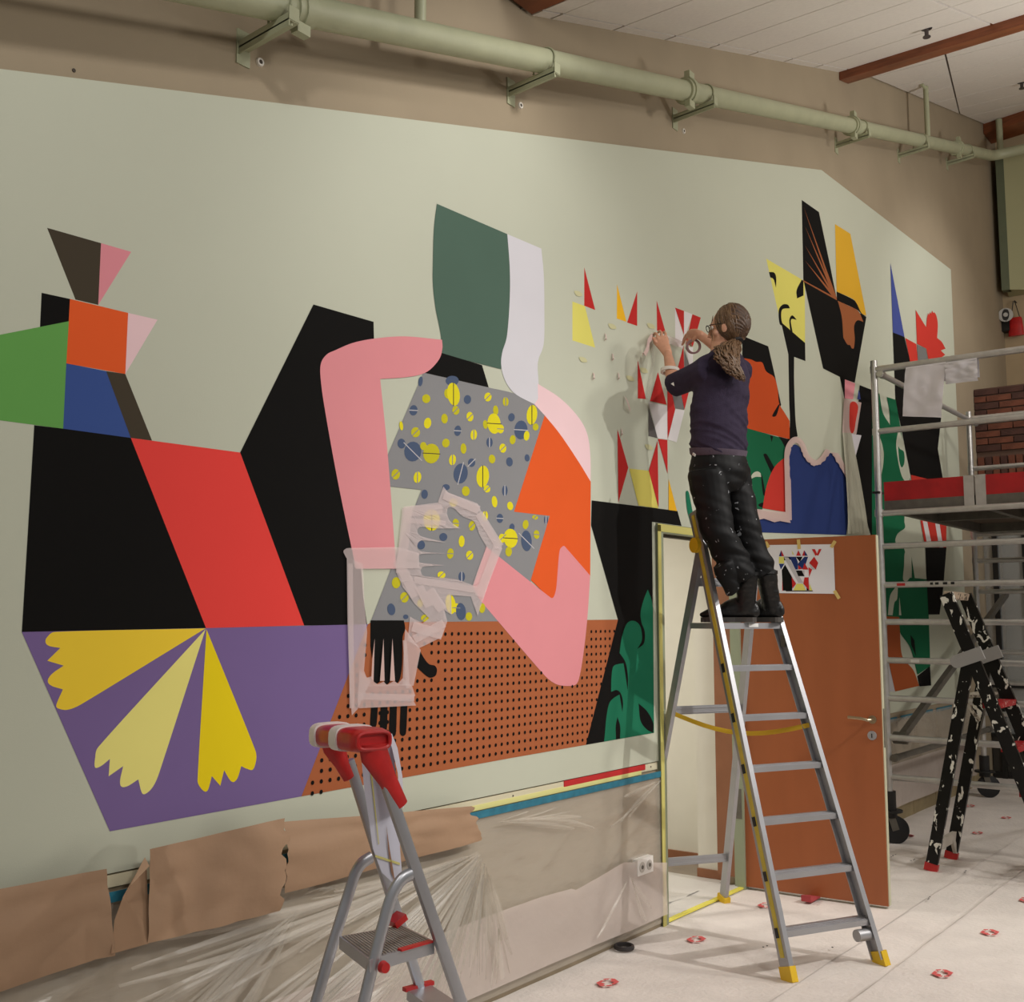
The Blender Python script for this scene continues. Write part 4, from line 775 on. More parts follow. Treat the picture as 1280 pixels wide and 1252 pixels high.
g = G(780, 1183, .02); obj('tape_ring', MB().loft([g + V((math.cos(t) * .044, math.sin(t) * .044, 0)) for t in [i * math.pi / 12 for i in range(24)]], [(.012, .008)] * 24, side=(0, 0, 1), n=8, closed=True), mat('dark_tape', (48, 44, 44), .5), label='small dark ring of tape lying on the floor by the wall', cat='tape')
g = G(1012, 1128, .0); obj('door_wedge', MB().hexa([g + V(p) for p in ((-.05, -.03, .015), (.09, -.03, .015), (.09, .03, .015), (-.05, .03, .015), (-.05, -.03, .05), (.09, -.03, .022), (.09, .03, .022), (-.05, .03, .05))]), mat('red_wedge', (170, 62, 66), .6), label='red door wedge on the floor under the orange door', cat='wedge')
# ================================================================== TALL STEP LADDER
FLp = G(985, 1228); FRp = G(1103, 1207); lu = (FRp - FLp); lu.z = 0; lu.normalize(); lnn = V((-lu.y, lu.x, 0))
def LP(u, s, z): return FLp + lu * u + lnn * s + V((0, 0, z))
lad = thing('step_ladder', LP(.28, .5, 0), 'tall aluminium stepladder with yellow feet on which the person stands', 'ladder')
TOPZ = 2.2
def ful(z): return LP(.012, .31 * z, z)
def fur(z): return LP(.562 - .092 * z, .31 * z, z)
for side, fn, sg in (('l', ful, -1), ('r', fur, 1)):
    st = obj('stile', MB().channel(fn(.03), fn(TOPZ), lnn, .072, .026 * -1 if False else .026, .004) if sg > 0 else MB().beam(fn(.03), fn(TOPZ), lu, .026, .07), M_alu, lad, smooth=0)
    obj('foot', MB().beam(fn(.0), fn(.065), lu, .034, .082), M_yel, lad, label='yellow plastic foot')
    if sg < 0:
        q = [fn(z) - lu * .0145 for z in (.1, TOPZ - .02)]; obj('yellow_strip', MB().beam(q[0], q[1], lu, .004, .026), M_yelstripe, st, label='yellow strip on the outer face')
steps = [.21, .447, .685, .922, 1.16, 1.40]
for z in steps:
    b = MB(); zc = z; b.hexa([p + V((0, 0, dz)) for dz in (-.026, 0) for p in (ful(zc) - lnn * .03, fur(zc) - lnn * .03, fur(zc) + lnn * .05, ful(zc) + lnn * .05)])
    for k in (-.02, 0, .02): b.beam(ful(zc) + lnn * k + V((0, 0, .001)), fur(zc) + lnn * k + V((0, 0, .001)), lnn, .006, .004)
    obj('step', b, M_alu, lad, smooth=0)
    q = ful(zc) - lu * .017; obj('bolt_cover', MB().beam(q - V((0, 0, .03)) - lnn * .008, q + V((0, 0, .012)) + lnn * .005, lu, .006, .022), M_black, lad)
z = 1.615
obj('platform', MB().hexa([p + V((0, 0, dz)) for dz in (-.03, 0) for p in (ful(z) - lnn * .035, fur(z) - lnn * .035, fur(z) + lnn * .24, ful(z) + lnn * .24)]), M_alu, lad, label='flat top platform', smooth=0)
q = seg(ful(z), fur(z), .5) - lnn * .037 - V((0, 0, .012)); obj('sticker', MB().beam(q - lu * .03, q + lu * .03, V((0, 0, 1)), .018, .003), mat('white_sticker', (232, 232, 230), .4), lad)
def rl(z): return LP(.03, 1.36 - .352 * z, z)
def rr(z): return LP(.585 - .085 * z, 1.285 - .30 * z, z)
for fn in (rl, rr):
    obj('rear_leg', MB().beam(fn(.03), fn(2.02), lu, .024, .052), M_alu, lad, smooth=0); obj('foot', MB().beam(fn(0), fn(.04), lu, .04, .075), M_yel, lad, label='yellow plastic foot')
for z in (1.83, 1.14, .27):
    b = MB().beam(rl(z), rr(z), V((0, 0, 1)), .045, .014).beam(rl(z) + V((0, 0, .012)) - lnn * .008, rr(z) + V((0, 0, .012)) - lnn * .008, V((0, 0, 1)), .008, .006).beam(rl(z) - V((0, 0, .012)) - lnn * .008, rr(z) - V((0, 0, .012)) - lnn * .008, V((0, 0, 1)), .008, .006)
    obj('cross_bar', b, M_alu, lad, smooth=0)
for fn in (ful, fur):
    c = fn(2.02) + lnn * .02; s_ = -1 if fn is ful else 1
    obj('hinge_disc', MB().loft([c + lu * .02 * s_ * -1, c + lu * .035 * s_], [.042, .04], n=20), M_yel, lad, label='round yellow hinge')
for a, b in ((rl(1.13), fur(1.10)),):
    pts = [seg(a, b, t) - V((0, 0, .075 * math.sin(math.pi * t))) for t in [i / 12 for i in range(13)]]
    obj('strap', MB().loft(pts, [(.012, .0015)] * 13, side=(0, 0, 1), n=6), mat('yellow_strap', (222, 180, 40), .6), lad, label='yellow webbing strap')
c = fur(.14) - lu * .05 - lnn * .0; obj('end_tube', MB().tube([c - lu * .05, c + lu * .05], .028, n=16), M_alu, lad, smooth=40)
c = fur(1.52) - lu * .016; obj('rating_label', MB().beam(c - V((0, 0, .03)), c + V((0, 0, .03)), lnn, .035, .003), M_dkalu, lad)
# ================================================================== SMALL STEPLADDER (silver, red tray)
N0 = Q(478, 930, 3.1); F0 = Q(408, 918, 3.34); la = N0 - F0; la.z = 0; la.normalize(); lb = V((-la.y, la.x, 0))
if lb.dot(rt) < 0: lb = -lb
def pn(x, y): return PL(x, y, N0, la)
def pf(x, y): return PL(x, y, F0, la)
base = (pn(520, 1200) + pf(470, 1180)) / 2; base.z = 0
sl = thing('stepladder', base, 'small household stepladder with a red tray handle in the foreground', 'ladder')
def tofloor(p, q): return p + (q - p) * (p.z / (p.z - q.z))
M_alu3 = mat('polished_aluminium', (180, 182, 188), .36, .78, var=.05, vscale=5, rvar=.06)
n1, n2 = pn(490, 1000), tofloor(pn(490, 1000), pn(576, 1252)); f1, f2 = pf(436, 950), tofloor(pf(436, 950), pf(530, 1250))
def railm(a, b, w, h):
    ax = (b - a).normalized(); ot = ax.cross(la).normalized(); prof = [(-1, -.55), (-.75, -.9), (0, -1), (.75, -.9), (1, -.55), (1, .55), (.75, .9), (0, 1), (-.75, .9), (-1, .55)]
    vs = [p + la * x * w / 2 + ot * y * h / 2 for p in (a, b) for x, y in prof]; n = 10
    return MB().add(vs, [(i, (i + 1) % n, (i + 1) % n + n, i + n) for i in range(n)] + [tuple(range(n)), tuple(range(n, 2 * n))])
obj('rail', railm(n1 + (n1 - n2).normalized() * .05, n2, .024, .036), M_alu3, sl, smooth=50); obj('rail', railm(f1, f2, .022, .034), M_alu3, sl, smooth=50)
for f_ in (n2, f2): obj('foot', MB().beam(f_ + V((0, 0, .04)), f_, la, .035, .065), M_red, sl)
def hoop(P, pts, nm='support_tube'):
    q = [P(*p) for p in pts]; q.append(tofloor(q[-2], q[-1]))
    cc = []
    for i in range(len(q) - 1):
        for t in (0, .25, .5, .75):
            p0, p1, p2, p3 = q[max(i - 1, 0)], q[i], q[i + 1], q[min(i + 2, len(q) - 1)]
            cc.append(.5 * ((2 * p1) + (p2 - p0) * t + (2 * p0 - 5 * p1 + 4 * p2 - p3) * t * t + (3 * p1 - p0 - 3 * p2 + p3) * t**3))
    cc.append(q[-1])
    return obj(nm, MB().loft(cc, [(.013, .019)] * len(cc), side=la, n=14), M_alu3, sl, smooth=50), q
h1, qn = hoop(pn, [(514, 1092), (503, 1098), (493, 1112), (486, 1130), (470, 1190), (455, 1252)])
h2, qf = hoop(pf, [(464, 1071), (452, 1079), (444, 1092), (438, 1110), (416, 1180), (395, 1252)])
obj('foot_cap', MB().loft([qn[-1] + V((0, 0, .03)), qn[-1]], [(.02, .025)] * 2, side=la), M_red, sl); obj('foot_cap', MB().loft([qf[-1] + V((0, 0, .03)), qf[-1]], [(.02, .025)] * 2, side=la), M_red, sl)
# platform
za = pn(462, 1197).z; c4 = [G(462, 1199, za), G(543, 1176, za), G(503, 1156, za), G(424, 1170, za)]
pl = MB().hexa([p + V((0, 0, dz)) for dz in (-.035, 0) for p in c4]); P_ = obj('platform', pl, M_alu3, sl, smooth=0)
rb_ = MB()
for i in range(1, 22):
    t = i / 22; rb_.beam(seg(c4[0], c4[1], t) * .97 + seg(c4[3], c4[2], t) * .03 + V((0, 0, .001)), seg(c4[0], c4[1], t) * .03 + seg(c4[3], c4[2], t) * .97 + V((0, 0, .001)), lb, .004, .003)
obj('anti_slip_ribs', rb_, mat('rib_grey', (160, 152, 144), .6), P_, kind='stuff')
rd = MB(); e1 = seg(c4[1], c4[0], .05) + V((0, 0, .003)); e2 = seg(c4[0], c4[1], .45) + V((0, 0, .003)); rd.beam(e1, e2, la, .018, .006)
obj('red_edge', rd, M_red, sl); bt = pn(474, 1206) + la * .022
obj('rivet_button', MB().loft([bt - la * .004, bt + la * .012], [.017, .014], n=18), M_red, sl, label='round red rivet button')
obj('red_edge', MB().beam(c4[2] - lb * .04 + V((0, 0, .01)), c4[2] + V((0, 0, .03)), la, .05, .02), M_red, sl)
# lower steps between the rails
for dzz in (.235, .47):
    zz = za - dzz; 
    if zz < .1: continue
    def atz(p, q, z): return p + (q - p) * ((p.z - z) / (p.z - q.z))
    a = atz(n1, n2, zz); b = atz(f1, f2, zz)
    obj('step', MB().hexa([p + V((0, 0, d)) for d in (-.03, 0) for p in (a - lb * .05, a + lb * .04, b + lb * .04, b - lb * .05)]), M_alu3, sl, smooth=0)
    obj('red_edge', MB().beam(b - lb * .06 + V((0, 0, .004)), b + lb * .05 + V((0, 0, .004)), V((0, 0, 1)), .012, .02), M_red, sl)
# tray handle
tn = Q(464, 925, 3.08); tf = Q(408, 917, 3.36); ta = (tn - tf).normalized(); tb = lb
def sec(c, sx, sz, tilt=0): # rounded rectangular section in the tb/up plane
    return [c + tb * (math.copysign(abs(math.cos(t)) ** .5, math.cos(t)) * sx) + V((0, 0, math.copysign(abs(math.sin(t)) ** .6, math.sin(t)) * sz)) for t in [i * math.pi / 12 for i in range(24)]]
def loftsec(secs):
    m = MB(); n = len(secs[0]); vs = [p for s in secs for p in s]
    fs = [(i * n + k, i * n + (k + 1) % n, (i + 1) * n + (k + 1) % n, (i + 1) * n + k) for i in range(len(secs) - 1) for k in range(n)] + [tuple(range(n)), tuple((len(secs) - 1) * n + k for k in range(n))]
    return m.add(vs, fs)
hs_ = [sec(seg(tf, tn, t) + V((0, 0, 0)), sx, sz) for t, sx, sz in ((-.03, .038, .016), (0, .055, .027), (.06, .060, .032), (.5, .060, .033), (.93, .064, .034), (1.0, .061, .031), (1.03, .055, .026))]
tray = obj('handle_tray', loftsec(hs_), M_red, sl, label='red plastic tray handle', smooth=50)
rim = MB(); cc = tn + ta * .018; rim.tube([p for p in sec(cc, .054, .024)], .006, n=6, closed=True); obj('tray_rim', rim, M_red, tray)
for P_, top, rail, wd_ in ((pn, (468, 943), (501, 1006), .05), (pf, (418, 935), (436, 972), .042)):
    a = P_(*top); b = P_(*rail)
    obj('handle_leg', MB().loft([a + V((0, 0, .03)), a, seg(a, b, .5), b], [(.02, .052), (.02, wd_ * .9), (.018, wd_ * .58), (.016, wd_ * .46)], side=la, n=16), M_red, sl, label='red plastic leg of the handle', smooth=50)
for t0, t1 in ((.04, .16), (.50, .66)):
    ss = []
    for t in (t0, t1): ss.append(sec(seg(tf, tn, t), .0665, .0375))
    obj('tape_band', loftsec(ss), mat('white_cloth_tape', (232, 228, 224), .6), tray, label='white tape band', smooth=50)
# draped cut paper
pm = MB()
def pd_(u, v):
    a = seg(pn(520, 925), pn(532, 1000), v); b = seg(pf(450, 950), pf(455, 960), v)
    return a
dp = thing('paper_template', pn(500, 1080), 'long white paper template hanging from the red tray of the small stepladder', 'paper')
L1 = [(452, 950), (455, 985), (462, 1030), (466, 1060), (477, 1090), (492, 1104)]; L2 = [(490, 925), (497, 985), (499, 1020), (500, 1060), (502, 1085), (503, 1100)]
mid = lambda x, y: PL(x, y, (N0 + F0) / 2, la)
Lm = [mid(*p) for p in L1]; Rm = [mid(p[0], p[1]) for p in L2]
pm = MB()
n = len(Lm); pm.add(Lm + Rm, [(i, i + 1, n + i + 1, n + i) for i in range(n - 1)])
obj('paper', pm, mat('bluish_paper', (208, 208, 222), .6), dp, smooth=60, fix=False)
R1 = [pn(*p) + la * -.03 for p in ((488, 915), (494, 935), (499, 960), (500, 1000), (501, 1010))]; R2 = [pn(*p) + la * -.05 for p in ((478, 912), (484, 935), (489, 970), (494, 1000), (500, 1008))]
pm = MB().add([Q(484, 915, 3.2), Q(490, 935, 3.2), Q(497, 965, 3.2), Q(501, 1005, 3.2), Q(505, 1010, 3.3), Q(503, 970, 3.32), Q(497, 935, 3.32), Q(490, 917, 3.3)], [(0, 1, 6, 7), (1, 2, 5, 6), (2, 3, 4, 5)])
obj('paper', pm, mat('bluish_paper', (208, 208, 222), .6), dp, fix=False)
b = MB()
for u in ([(463, 965), (465, 965), (474, 1055), (473, 1055)], [(469, 1068), (500, 1078), (500, 1081), (469, 1071)]):
    b.flat([[mid(*p) + (CAM - mid(*p)).normalized() * .004 for p in u]])
obj('tape_line', b, M_ytape, dp, fix=False); b = MB().flat([[mid(*p) + (CAM - mid(*p)).normalized() * .004 for p in ((483, 1031), (487, 1060), (492, 1090), (494, 1104), (489, 1090), (485, 1060))]]); obj('slit', b, mat('kraft_slit', (150, 112, 90), .8), dp, fix=False)
# ================================================================== SCAFFOLD
SX0, SX1, SYW, SYE = 8.18, 10.79, 2.78, 1.36
sc = thing('scaffold_tower', ((SX0 + SX1) / 2, (SYW + SYE) / 2, 0), 'aluminium rolling scaffold tower with a red toe board behind the orange door', 'scaffold')
def fittings(mb, c, r=.034): mb.loft([c - V((0, 0, .025)), c + V((0, 0, .025))], [r, r], n=14)
for X in (SX0, SX1):
    for Y in (SYW, SYE):
        b = MB().tube([V((X, Y, .22)), V((X, Y, 3.6))], .0255, n=16)
        fittings(b, V((X, Y, 2.43))); obj('upright', b, M_alu2, sc, smooth=50)
        # castor
        cs = obj('castor_stem', MB().loft([V((X, Y, .38)), V((X, Y, .24))], [.045, .045], n=16).loft([V((X, Y, .245)), V((X, Y, .23))], [.09, .09], n=20).loft([V((X, Y, .24)), V((X, Y, .19))], [.05, .05], n=14), M_black, sc)
        wc = V((X + .03, Y - .02, .1)); dr = (rt * -.45 + fh * .9).normalized() * 0 + V((.55, -.83, 0)).normalized(); nx = dr.cross(UP)
        obj('castor_wheel', MB().loft([wc - nx * .025, wc - nx * .02, wc + nx * .02, wc + nx * .025], [.09, .1, .1, .09], n=28), mat('black_rubber', (26, 26, 27), .6), sc, smooth=40)
        obj('wheel_fork', MB().loft([wc - nx * .034, wc - nx * .030], [.028, .028], n=14).beam(wc - nx * .034, V((X, Y, .2)) - nx * .034, dr, .05, .004).beam(wc + nx * .034, V((X, Y, .2)) + nx * .034, dr, .05, .004).beam(V((X, Y, .2)) - nx * .036, V((X, Y, .2)) + nx * .036, dr, .05, .006), M_dkalu, sc, smooth=0)
    for z in (.48, .766, 1.052, 1.33, 1.613, 1.888, 2.177, 2.425, 3.05, 3.53):
        if X == SX1 and z in (1.052, 1.613, 3.05): pass
        b = MB().tube([V((X, SYW, z)), V((X, SYE, z))], .0225 if z != 3.53 else .026, n=14)
        fittings(b, V((X, SYW, z)), .03); obj('rung', b, M_alu2, sc, smooth=50)
def lng(y, z, z2=None, r=.022, lab=None):
    b = MB().tube([V((SX0 - .03, y, z)), V((SX1 + .03, y, z2 if z2 is not None else z))], r, n=12)
    for X, zz in ((SX0, z), (SX1, z2 if z2 is not None else z)): b.loft([V((X - .02, y + .0, zz)), V((X + .05, y, zz))], [.029, .029], n=12)
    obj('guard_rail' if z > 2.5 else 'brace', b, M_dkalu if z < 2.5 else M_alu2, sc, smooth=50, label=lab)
lng(SYW - .05, 3.49); lng(SYE + .05, 3.49); lng(SYW - .05, .62, r=.024)
lng(SYE - .05, .55, r=.024)
b = MB().beam(PL(1126, 922, (0, SYW - .06, 0), (0, 1, 0)), PL(1258, 742, (0, SYW - .06, 0), (0, 1, 0)), V((0, 1, 0)), .045, .05)
c = PL(1126, 922, (0, SYW - .06, 0), (0, 1, 0)); b.loft([c - V((0, .05, 0)), c + V((0, .05, 0))], [.045, .045], n=12); obj('diagonal_brace', b, M_dkalu, sc, smooth=40)
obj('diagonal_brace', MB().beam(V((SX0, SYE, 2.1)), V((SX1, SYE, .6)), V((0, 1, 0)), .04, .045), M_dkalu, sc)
# deck
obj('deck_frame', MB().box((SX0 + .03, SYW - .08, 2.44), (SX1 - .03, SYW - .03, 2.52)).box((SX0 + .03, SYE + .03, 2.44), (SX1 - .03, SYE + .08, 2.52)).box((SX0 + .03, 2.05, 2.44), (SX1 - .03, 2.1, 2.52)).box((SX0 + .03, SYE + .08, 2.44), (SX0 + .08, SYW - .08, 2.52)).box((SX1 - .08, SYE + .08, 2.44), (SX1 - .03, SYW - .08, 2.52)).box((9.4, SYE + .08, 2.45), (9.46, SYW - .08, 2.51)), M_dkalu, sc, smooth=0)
obj('deck_board', MB().box((SX0 + .06, SYE + .05, 2.52), (SX1 - .06, SYW - .05, 2.535)), mat('deck_plywood', (96, 80, 66), .7, var=.2), sc, label='brown plywood deck')
obj('toe_board', MB().box((SX0 + .035, 2.17, 2.47), (SX0 + .06, SYW - .03, 2.665)), M_deckred, sc, label='red toe board'); obj('toe_board', MB().box((SX0 + .035, SYE + .03, 2.47), (SX0 + .06, 2.02, 2.665)), M_deckred, sc, label='red toe board')
obj('toe_board_clamp', MB().box((SX0 + .025, 2.10, 2.44), (SX0 + .068, 2.17, 2.668)).box((SX0 + .025, 2.02, 2.44), (SX0 + .068, 2.09, 2.668)), M_alu2, sc, smooth=0)
obj('toe_board', MB().box((SX0 + .08, SYE + .02, 2.36), (SX1 - .08, SYE + .045, 2.55)), M_deckred, sc, label='red side board'); obj('toe_board', MB().box((SX1 - .06, SYE + .05, 2.47), (SX1 - .035, SYW - .05, 2.66)), M_deckred, sc, label='red toe board at the far end')
obj('clip', MB().box((SX0 - .05, SYW - .02, 2.575), (SX0 + .06, SYW + .03, 2.59)), M_black, sc); 
c = PL(1085, 712, (SX0 - .024, 0, 0), (1, 0, 0))
obj('rung_label', MB().box((SX0 - .026, 2.60, 1.878), (SX0 - .0235, 2.66, 1.898)), M_red, sc, label='small red label on a rung'); obj('rung_marks', MB().box((SX0 - .026, 2.40, 1.882), (SX0 - .0235, 2.42, 1.9)).box((SX0 - .026, 2.36, 1.882), (SX0 - .0235, 2.385, 1.9)).box((SX0 - .026, 2.30, 1.882), (SX0 - .0235, 2.33, 1.9)).box((SX0 - .026, 2.25, 1.882), (SX0 - .0235, 2.275, 1.9)), M_black, sc, smooth=0)
obj('rung_label', MB().box((SX0 - .026, 2.52, 1.32), (SX0 - .0235, 2.58, 1.34)), mat('white_sticker', (232, 232, 230), .4), sc, label='small white label on a rung')
wp_ = PL(1265, 592, (9.4, 0, 0), (1, 0, 0)); cr_ = MB()
for i in range(7): cr_.ell(V((9.3 + random.uniform(-.02, .02), wp_.y + i * .012, 2.70 + random.uniform(0, .05))), (V((1, 0, 0)), V((0, 1, 0)), V((0, 0, 1))), (.03, .02, .025), 8, 6)
cr_.box((9.2, wp_.y - .03, 2.536), (9.4, wp_.y + .09, 2.70)); obj('cloth_rag', cr_, mat('rag_white', (224, 218, 206), .8, bump=.5, bscale=40), label='crumpled white rag on a box lying on the scaffold deck', cat='rag')
# papers hung over the top rail
def hung(pts, m, lab, amp=.006, X=SX0 - .03):
    q = [PL(x, y, (X, 0, 0), (1, 0, 0)) for x, y in pts]
    def fn(u, v):
        p = seg(seg(q[0], q[1], u), seg(q[3], q[2], u), v); return p + V((-amp * math.sin(u * 5 + v * 4) - amp * abs(noise.noise(V((u * 3, v * 4, pts[0][0])))) * 3, 0, 0))
    mb = MB().grid(fn, 14, 16); mb.add([q[0], q[1], q[1] + V((.03, 0, .035)), q[0] + V((.03, 0, .035)), q[1] + V((.06, 0, 0)), q[0] + V((.06, 0, 0)), q[1] + V((.06, 0, -.12)), q[0] + V((.06, 0, -.12))], [(0, 1, 2, 3), (3, 2, 4, 5), (5, 4, 6, 7)])
    return obj('paper_sheet', mb, m, label=lab, cat='paper', smooth=60, fix=False)
hung([(1132, 461), (1182, 454), (1177, 522), (1128, 520)], M_paper, 'large white paper sheet hung over the top scaffold rail')
hung([(1182, 455), (1221, 449), (1223, 476), (1182, 480)], mat('grey_paper', (214, 211, 216), .7), 'smaller white paper sheet beside the large one on the scaffold rail', X=SX0 - .031)
# ================================================================== BLACK LADDER
BLx = V((7.48, 0, 0)); bl = thing('trestle_ladder', (7.75, 1.9, 0), 'black ladder splashed with white paint standing in front of the scaffold', 'ladder')
M_bl = splatter('black_paint_splashed', (24, 23, 22), (226, 224, 214), 22, .60, .35, (1, 1, .6))
M_bl2 = splatter('step_red_splashed', (150, 26, 30), (206, 184, 176), 40, .62, .5)
def fr_(X, z): return V((X, 1.48 + .355 * z, z))
def re_(X, z): return V((X, 2.29 - .215 * z, z))
for X in (7.48, 7.93):
    s1 = obj('stile', MB().beam(fr_(X - (0.0), .02), fr_(X, 1.80), V((1, 0, 0)), .03, .085), M_bl, bl, smooth=0)
    obj('rear_leg', MB().beam(re_(X - .0, .03), re_(X, 1.42), V((1, 0, 0)), .028, .075), M_bl, bl, smooth=0)
    obj('foot', MB().beam(re_(X, .0), re_(X, .05), V((1, 0, 0)), .034, .085), M_red, bl, label='red rubber foot'); obj('foot', MB().beam(fr_(X, .0), fr_(X, .05), V((1, 0, 0)), .036, .095), M_red, bl, label='red rubber foot')
    a = V((X - .024, 2.06, 1.36)); c = V((X - .024, 1.90, 1.42)); obj('hinge_plate', MB().beam(a, c, V((1, 0, 0)), .02, .085).loft([a - V((.011, 0, 0)), a + V((.011, 0, 0))], [.043, .043], n=18), mat('grey_hinge_plastic', (152, 150, 148), .5), bl, label='grey plastic hinge plate', smooth=40)
a, c = fr_(7.48, 1.79), fr_(7.93, 1.79); obj('top_bar', MB().beam(a, c, V((0, 1, .3)), .05, .045), splatter('top_bar_paint', (190, 170, 148), (60, 54, 48), 30, .58), bl, label='paint covered top crossbar')
for z in (1.10, .83, .56, .29):
    a, c = fr_(7.48, z), fr_(7.93, z); obj('step', MB().box((7.48, a.y - .05, z - .035), (7.93, a.y + .05, z)), M_bl2, bl, smooth=0, label='red step spattered with paint')
obj('shelf', MB().box((7.5, 1.93, 1.13), (7.91, 2.06, 1.145)).beam(V((7.5, 2.06, 1.14)), V((7.5, 1.95, .98)), V((1, 0, 0)), .01, .02), splatter('shelf_paint', (176, 168, 152), (110, 100, 88), 30, .55), bl, label='pale metal shelf')
obj('rear_bar', MB().hexa([V((7.49, 2.25, .12)), V((7.92, 2.25, .12)), V((7.92, 2.28, .12)), V((7.49, 2.28, .12)), V((7.49, 2.24, .19)), V((7.92, 2.24, .19)), V((7.92, 2.27, .19)), V((7.49, 2.27, .19))]).beam(V((7.86, 2.255, .15)), V((7.92, 2.255, .06)), V((0, 1, 0)), .02, .05), mat('grey_bar', (176, 168, 156), .5), bl, label='grey bottom crossbar', smooth=0)
obj('locking_arm', MB().tube([V((7.92, 2.0, 1.1)), V((7.92, 2.08, .80)), V((7.88, 2.08, .79))], .006), M_dkalu, bl)
# dark case on the floor behind
g = G(1243, 972); cs = thing('equipment_case', g + V((.3, -.25, 0)), 'dark equipment case on the floor behind the scaffold', 'case')
obj('case_body', MB().box((g.x, g.y - .55, .0), (g.x + .5, g.y, .42)), mat('case_dark', (52, 48, 42), .6), cs); obj('case_handle', MB().tube([V((g.x - .01, g.y - .15, .3)), V((g.x - .04, g.y - .17, .32)), V((g.x - .04, g.y - .33, .32)), V((g.x - .01, g.y - .35, .3))], .012), M_black, cs)
obj('case_lid', MB().box((g.x - .01, g.y - .56, .42), (g.x + .51, g.y + .01, .46)), M_black, cs)
# ================================================================== SKETCH ON THE DOOR
def DP(x, y, o=.008): return PL(x, y, V((hx, hy, 0)) + ln * o, ln)
sk2 = thing('design_sketch', DP(1001, 710), 'white sheet with a small harlequin sketch taped to the orange door', 'poster')
obj('sheet', MB().flat([[DP(x, y, .0085) for x, y in ((959, 681), (1042, 680), (1044, 742), (962, 741))]]), mat('sketch_white', (228, 226, 230), .6), sk2, fix=False)
CS = lambda p: [(920 + x / 4.814, 640 + y / 4.814) for x, y in p]
pr = {'navy': [], 'red2': [], 'black': [], 'lemon': [], 'lgrey': []}
for c, p in [('navy', [(272, 228), (258, 265), (275, 265)]), ('red2', [(272, 228), (290, 265), (275, 265)]), ('lemon', [(258, 268), (288, 268), (290, 308), (258, 308)]), ('black', [(278, 268), (320, 268), (330, 285), (285, 290)]), ('navy', [(258, 310), (292, 310), (270, 345)]),
             ('lgrey', [(288, 270), (315, 272), (405, 425), (375, 425)]), ('black', [(275, 350), (295, 315), (340, 395), (338, 472), (283, 472)]), ('red2', [(278, 400), (292, 472), (278, 472)]), ('navy', [(320, 268), (360, 268), (372, 300), (372, 345), (358, 345)]), ('red2', [(375, 228), (362, 262), (390, 262)]), ('navy', [(375, 228), (385, 262), (392, 262)]),
             ('red2', [(410, 228), (398, 262), (415, 262)]), ('navy', [(410, 228), (432, 262), (415, 262)]), ('lemon', [(335, 230), (350, 255), (340, 255)]), ('black', [(360, 268), (400, 268), (385, 300)]), ('navy', [(412, 268), (434, 268), (410, 340), (375, 345), (372, 310)]), ('red2', [(375, 318), (400, 340), (375, 345)]), ('red2', [(412, 305), (436, 345), (400, 345)]), ('black', [(360, 350), (395, 350), (412, 385), (375, 385)]),
             ('lgrey', [(395, 350), (412, 350), (412, 385)]), ('red2', [(436, 330), (458, 345), (440, 390)]), ('red2', [(470, 268), (495, 305), (480, 345), (440, 305)]), ('lgrey', [(440, 310), (470, 300), (485, 345), (455, 345)]), ('red2', [(456, 222), (475, 222), (490, 255), (478, 262)]), ('red2', [(515, 222), (498, 222), (485, 258), (495, 262)]),
             ('red2', [(335, 390), (362, 430), (340, 460)]), ('red2', [(412, 392), (436, 392), (440, 470), (405, 430)]), ('black', [(425, 392), (437, 392), (437, 470), (425, 470)]), ('lemon', [(365, 430), (402, 430), (420, 470), (345, 470)]), ('lemon', [(442, 430), (460, 472), (442, 472)]), ('black', [(300, 471), (462, 471), (462, 476), (300, 476)])]: pr[c].append(p)
mb = MB(); ms = []
for i, (c, L) in enumerate(pr.items()):
    ms.append(mm(c))
    for j, p in enumerate(L): mb.flat([[DP(x, y, .0088 + .00008 * j + .0001 * i) for x, y in CS(p)]], mi=i)
obj('printed_sketch', mb, ms, sk2, smooth=0, fix=False)
for a, b in (((957, 677), (961, 684)), ((998, 674), (999, 686)), ((1044, 676), (1039, 684)), ((1043, 738), (1049, 748))):
    A_, B_ = DP(*a, .0095), DP(*b, .0095); obj('tape_piece', MB().beam(A_, B_, ld, .02, .001), mat('buff_tape', (214, 186, 110), .6), sk2)
# ================================================================== PERSON
PXM = 1 / F
per = thing('person', G(935, 775, 1.63), 'person in navy sweater and paint-stained black trousers standing on the ladder, taping the wall', 'person')
SA = (rt * .78 + fh * .62).normalized()      # across the shoulders, to her right
FA = (rt * -.62 + fh * .78).normalized()     # the way her chest faces
M_skin = mat('skin', (206, 152, 124), .5, var=.06, vscale=30, bump=.06, bscale=120)
M_sweat = mat('navy_sweater', (52, 44, 62), .85, var=.1, vscale=30, bump=.25, bscale=150, spec=.2)
M_trous = splatter('black_trousers_paint', (13, 13, 14), (150, 152, 156), 34, .675, .6)
M_boot = mat('black_boot_leather', (18, 17, 17), .4, bump=.4, bscale=50, rvar=.1)
M_sole = mat('boot_sole', (72, 68, 64), .7)
M_hair = mat('brown_hair', (78, 56, 40), .5, var=.3, vscale=60)
def q(x, y, d): return Q(x, y, d - max(0, min(.10, .10 * (6.1 - d) / .25)))
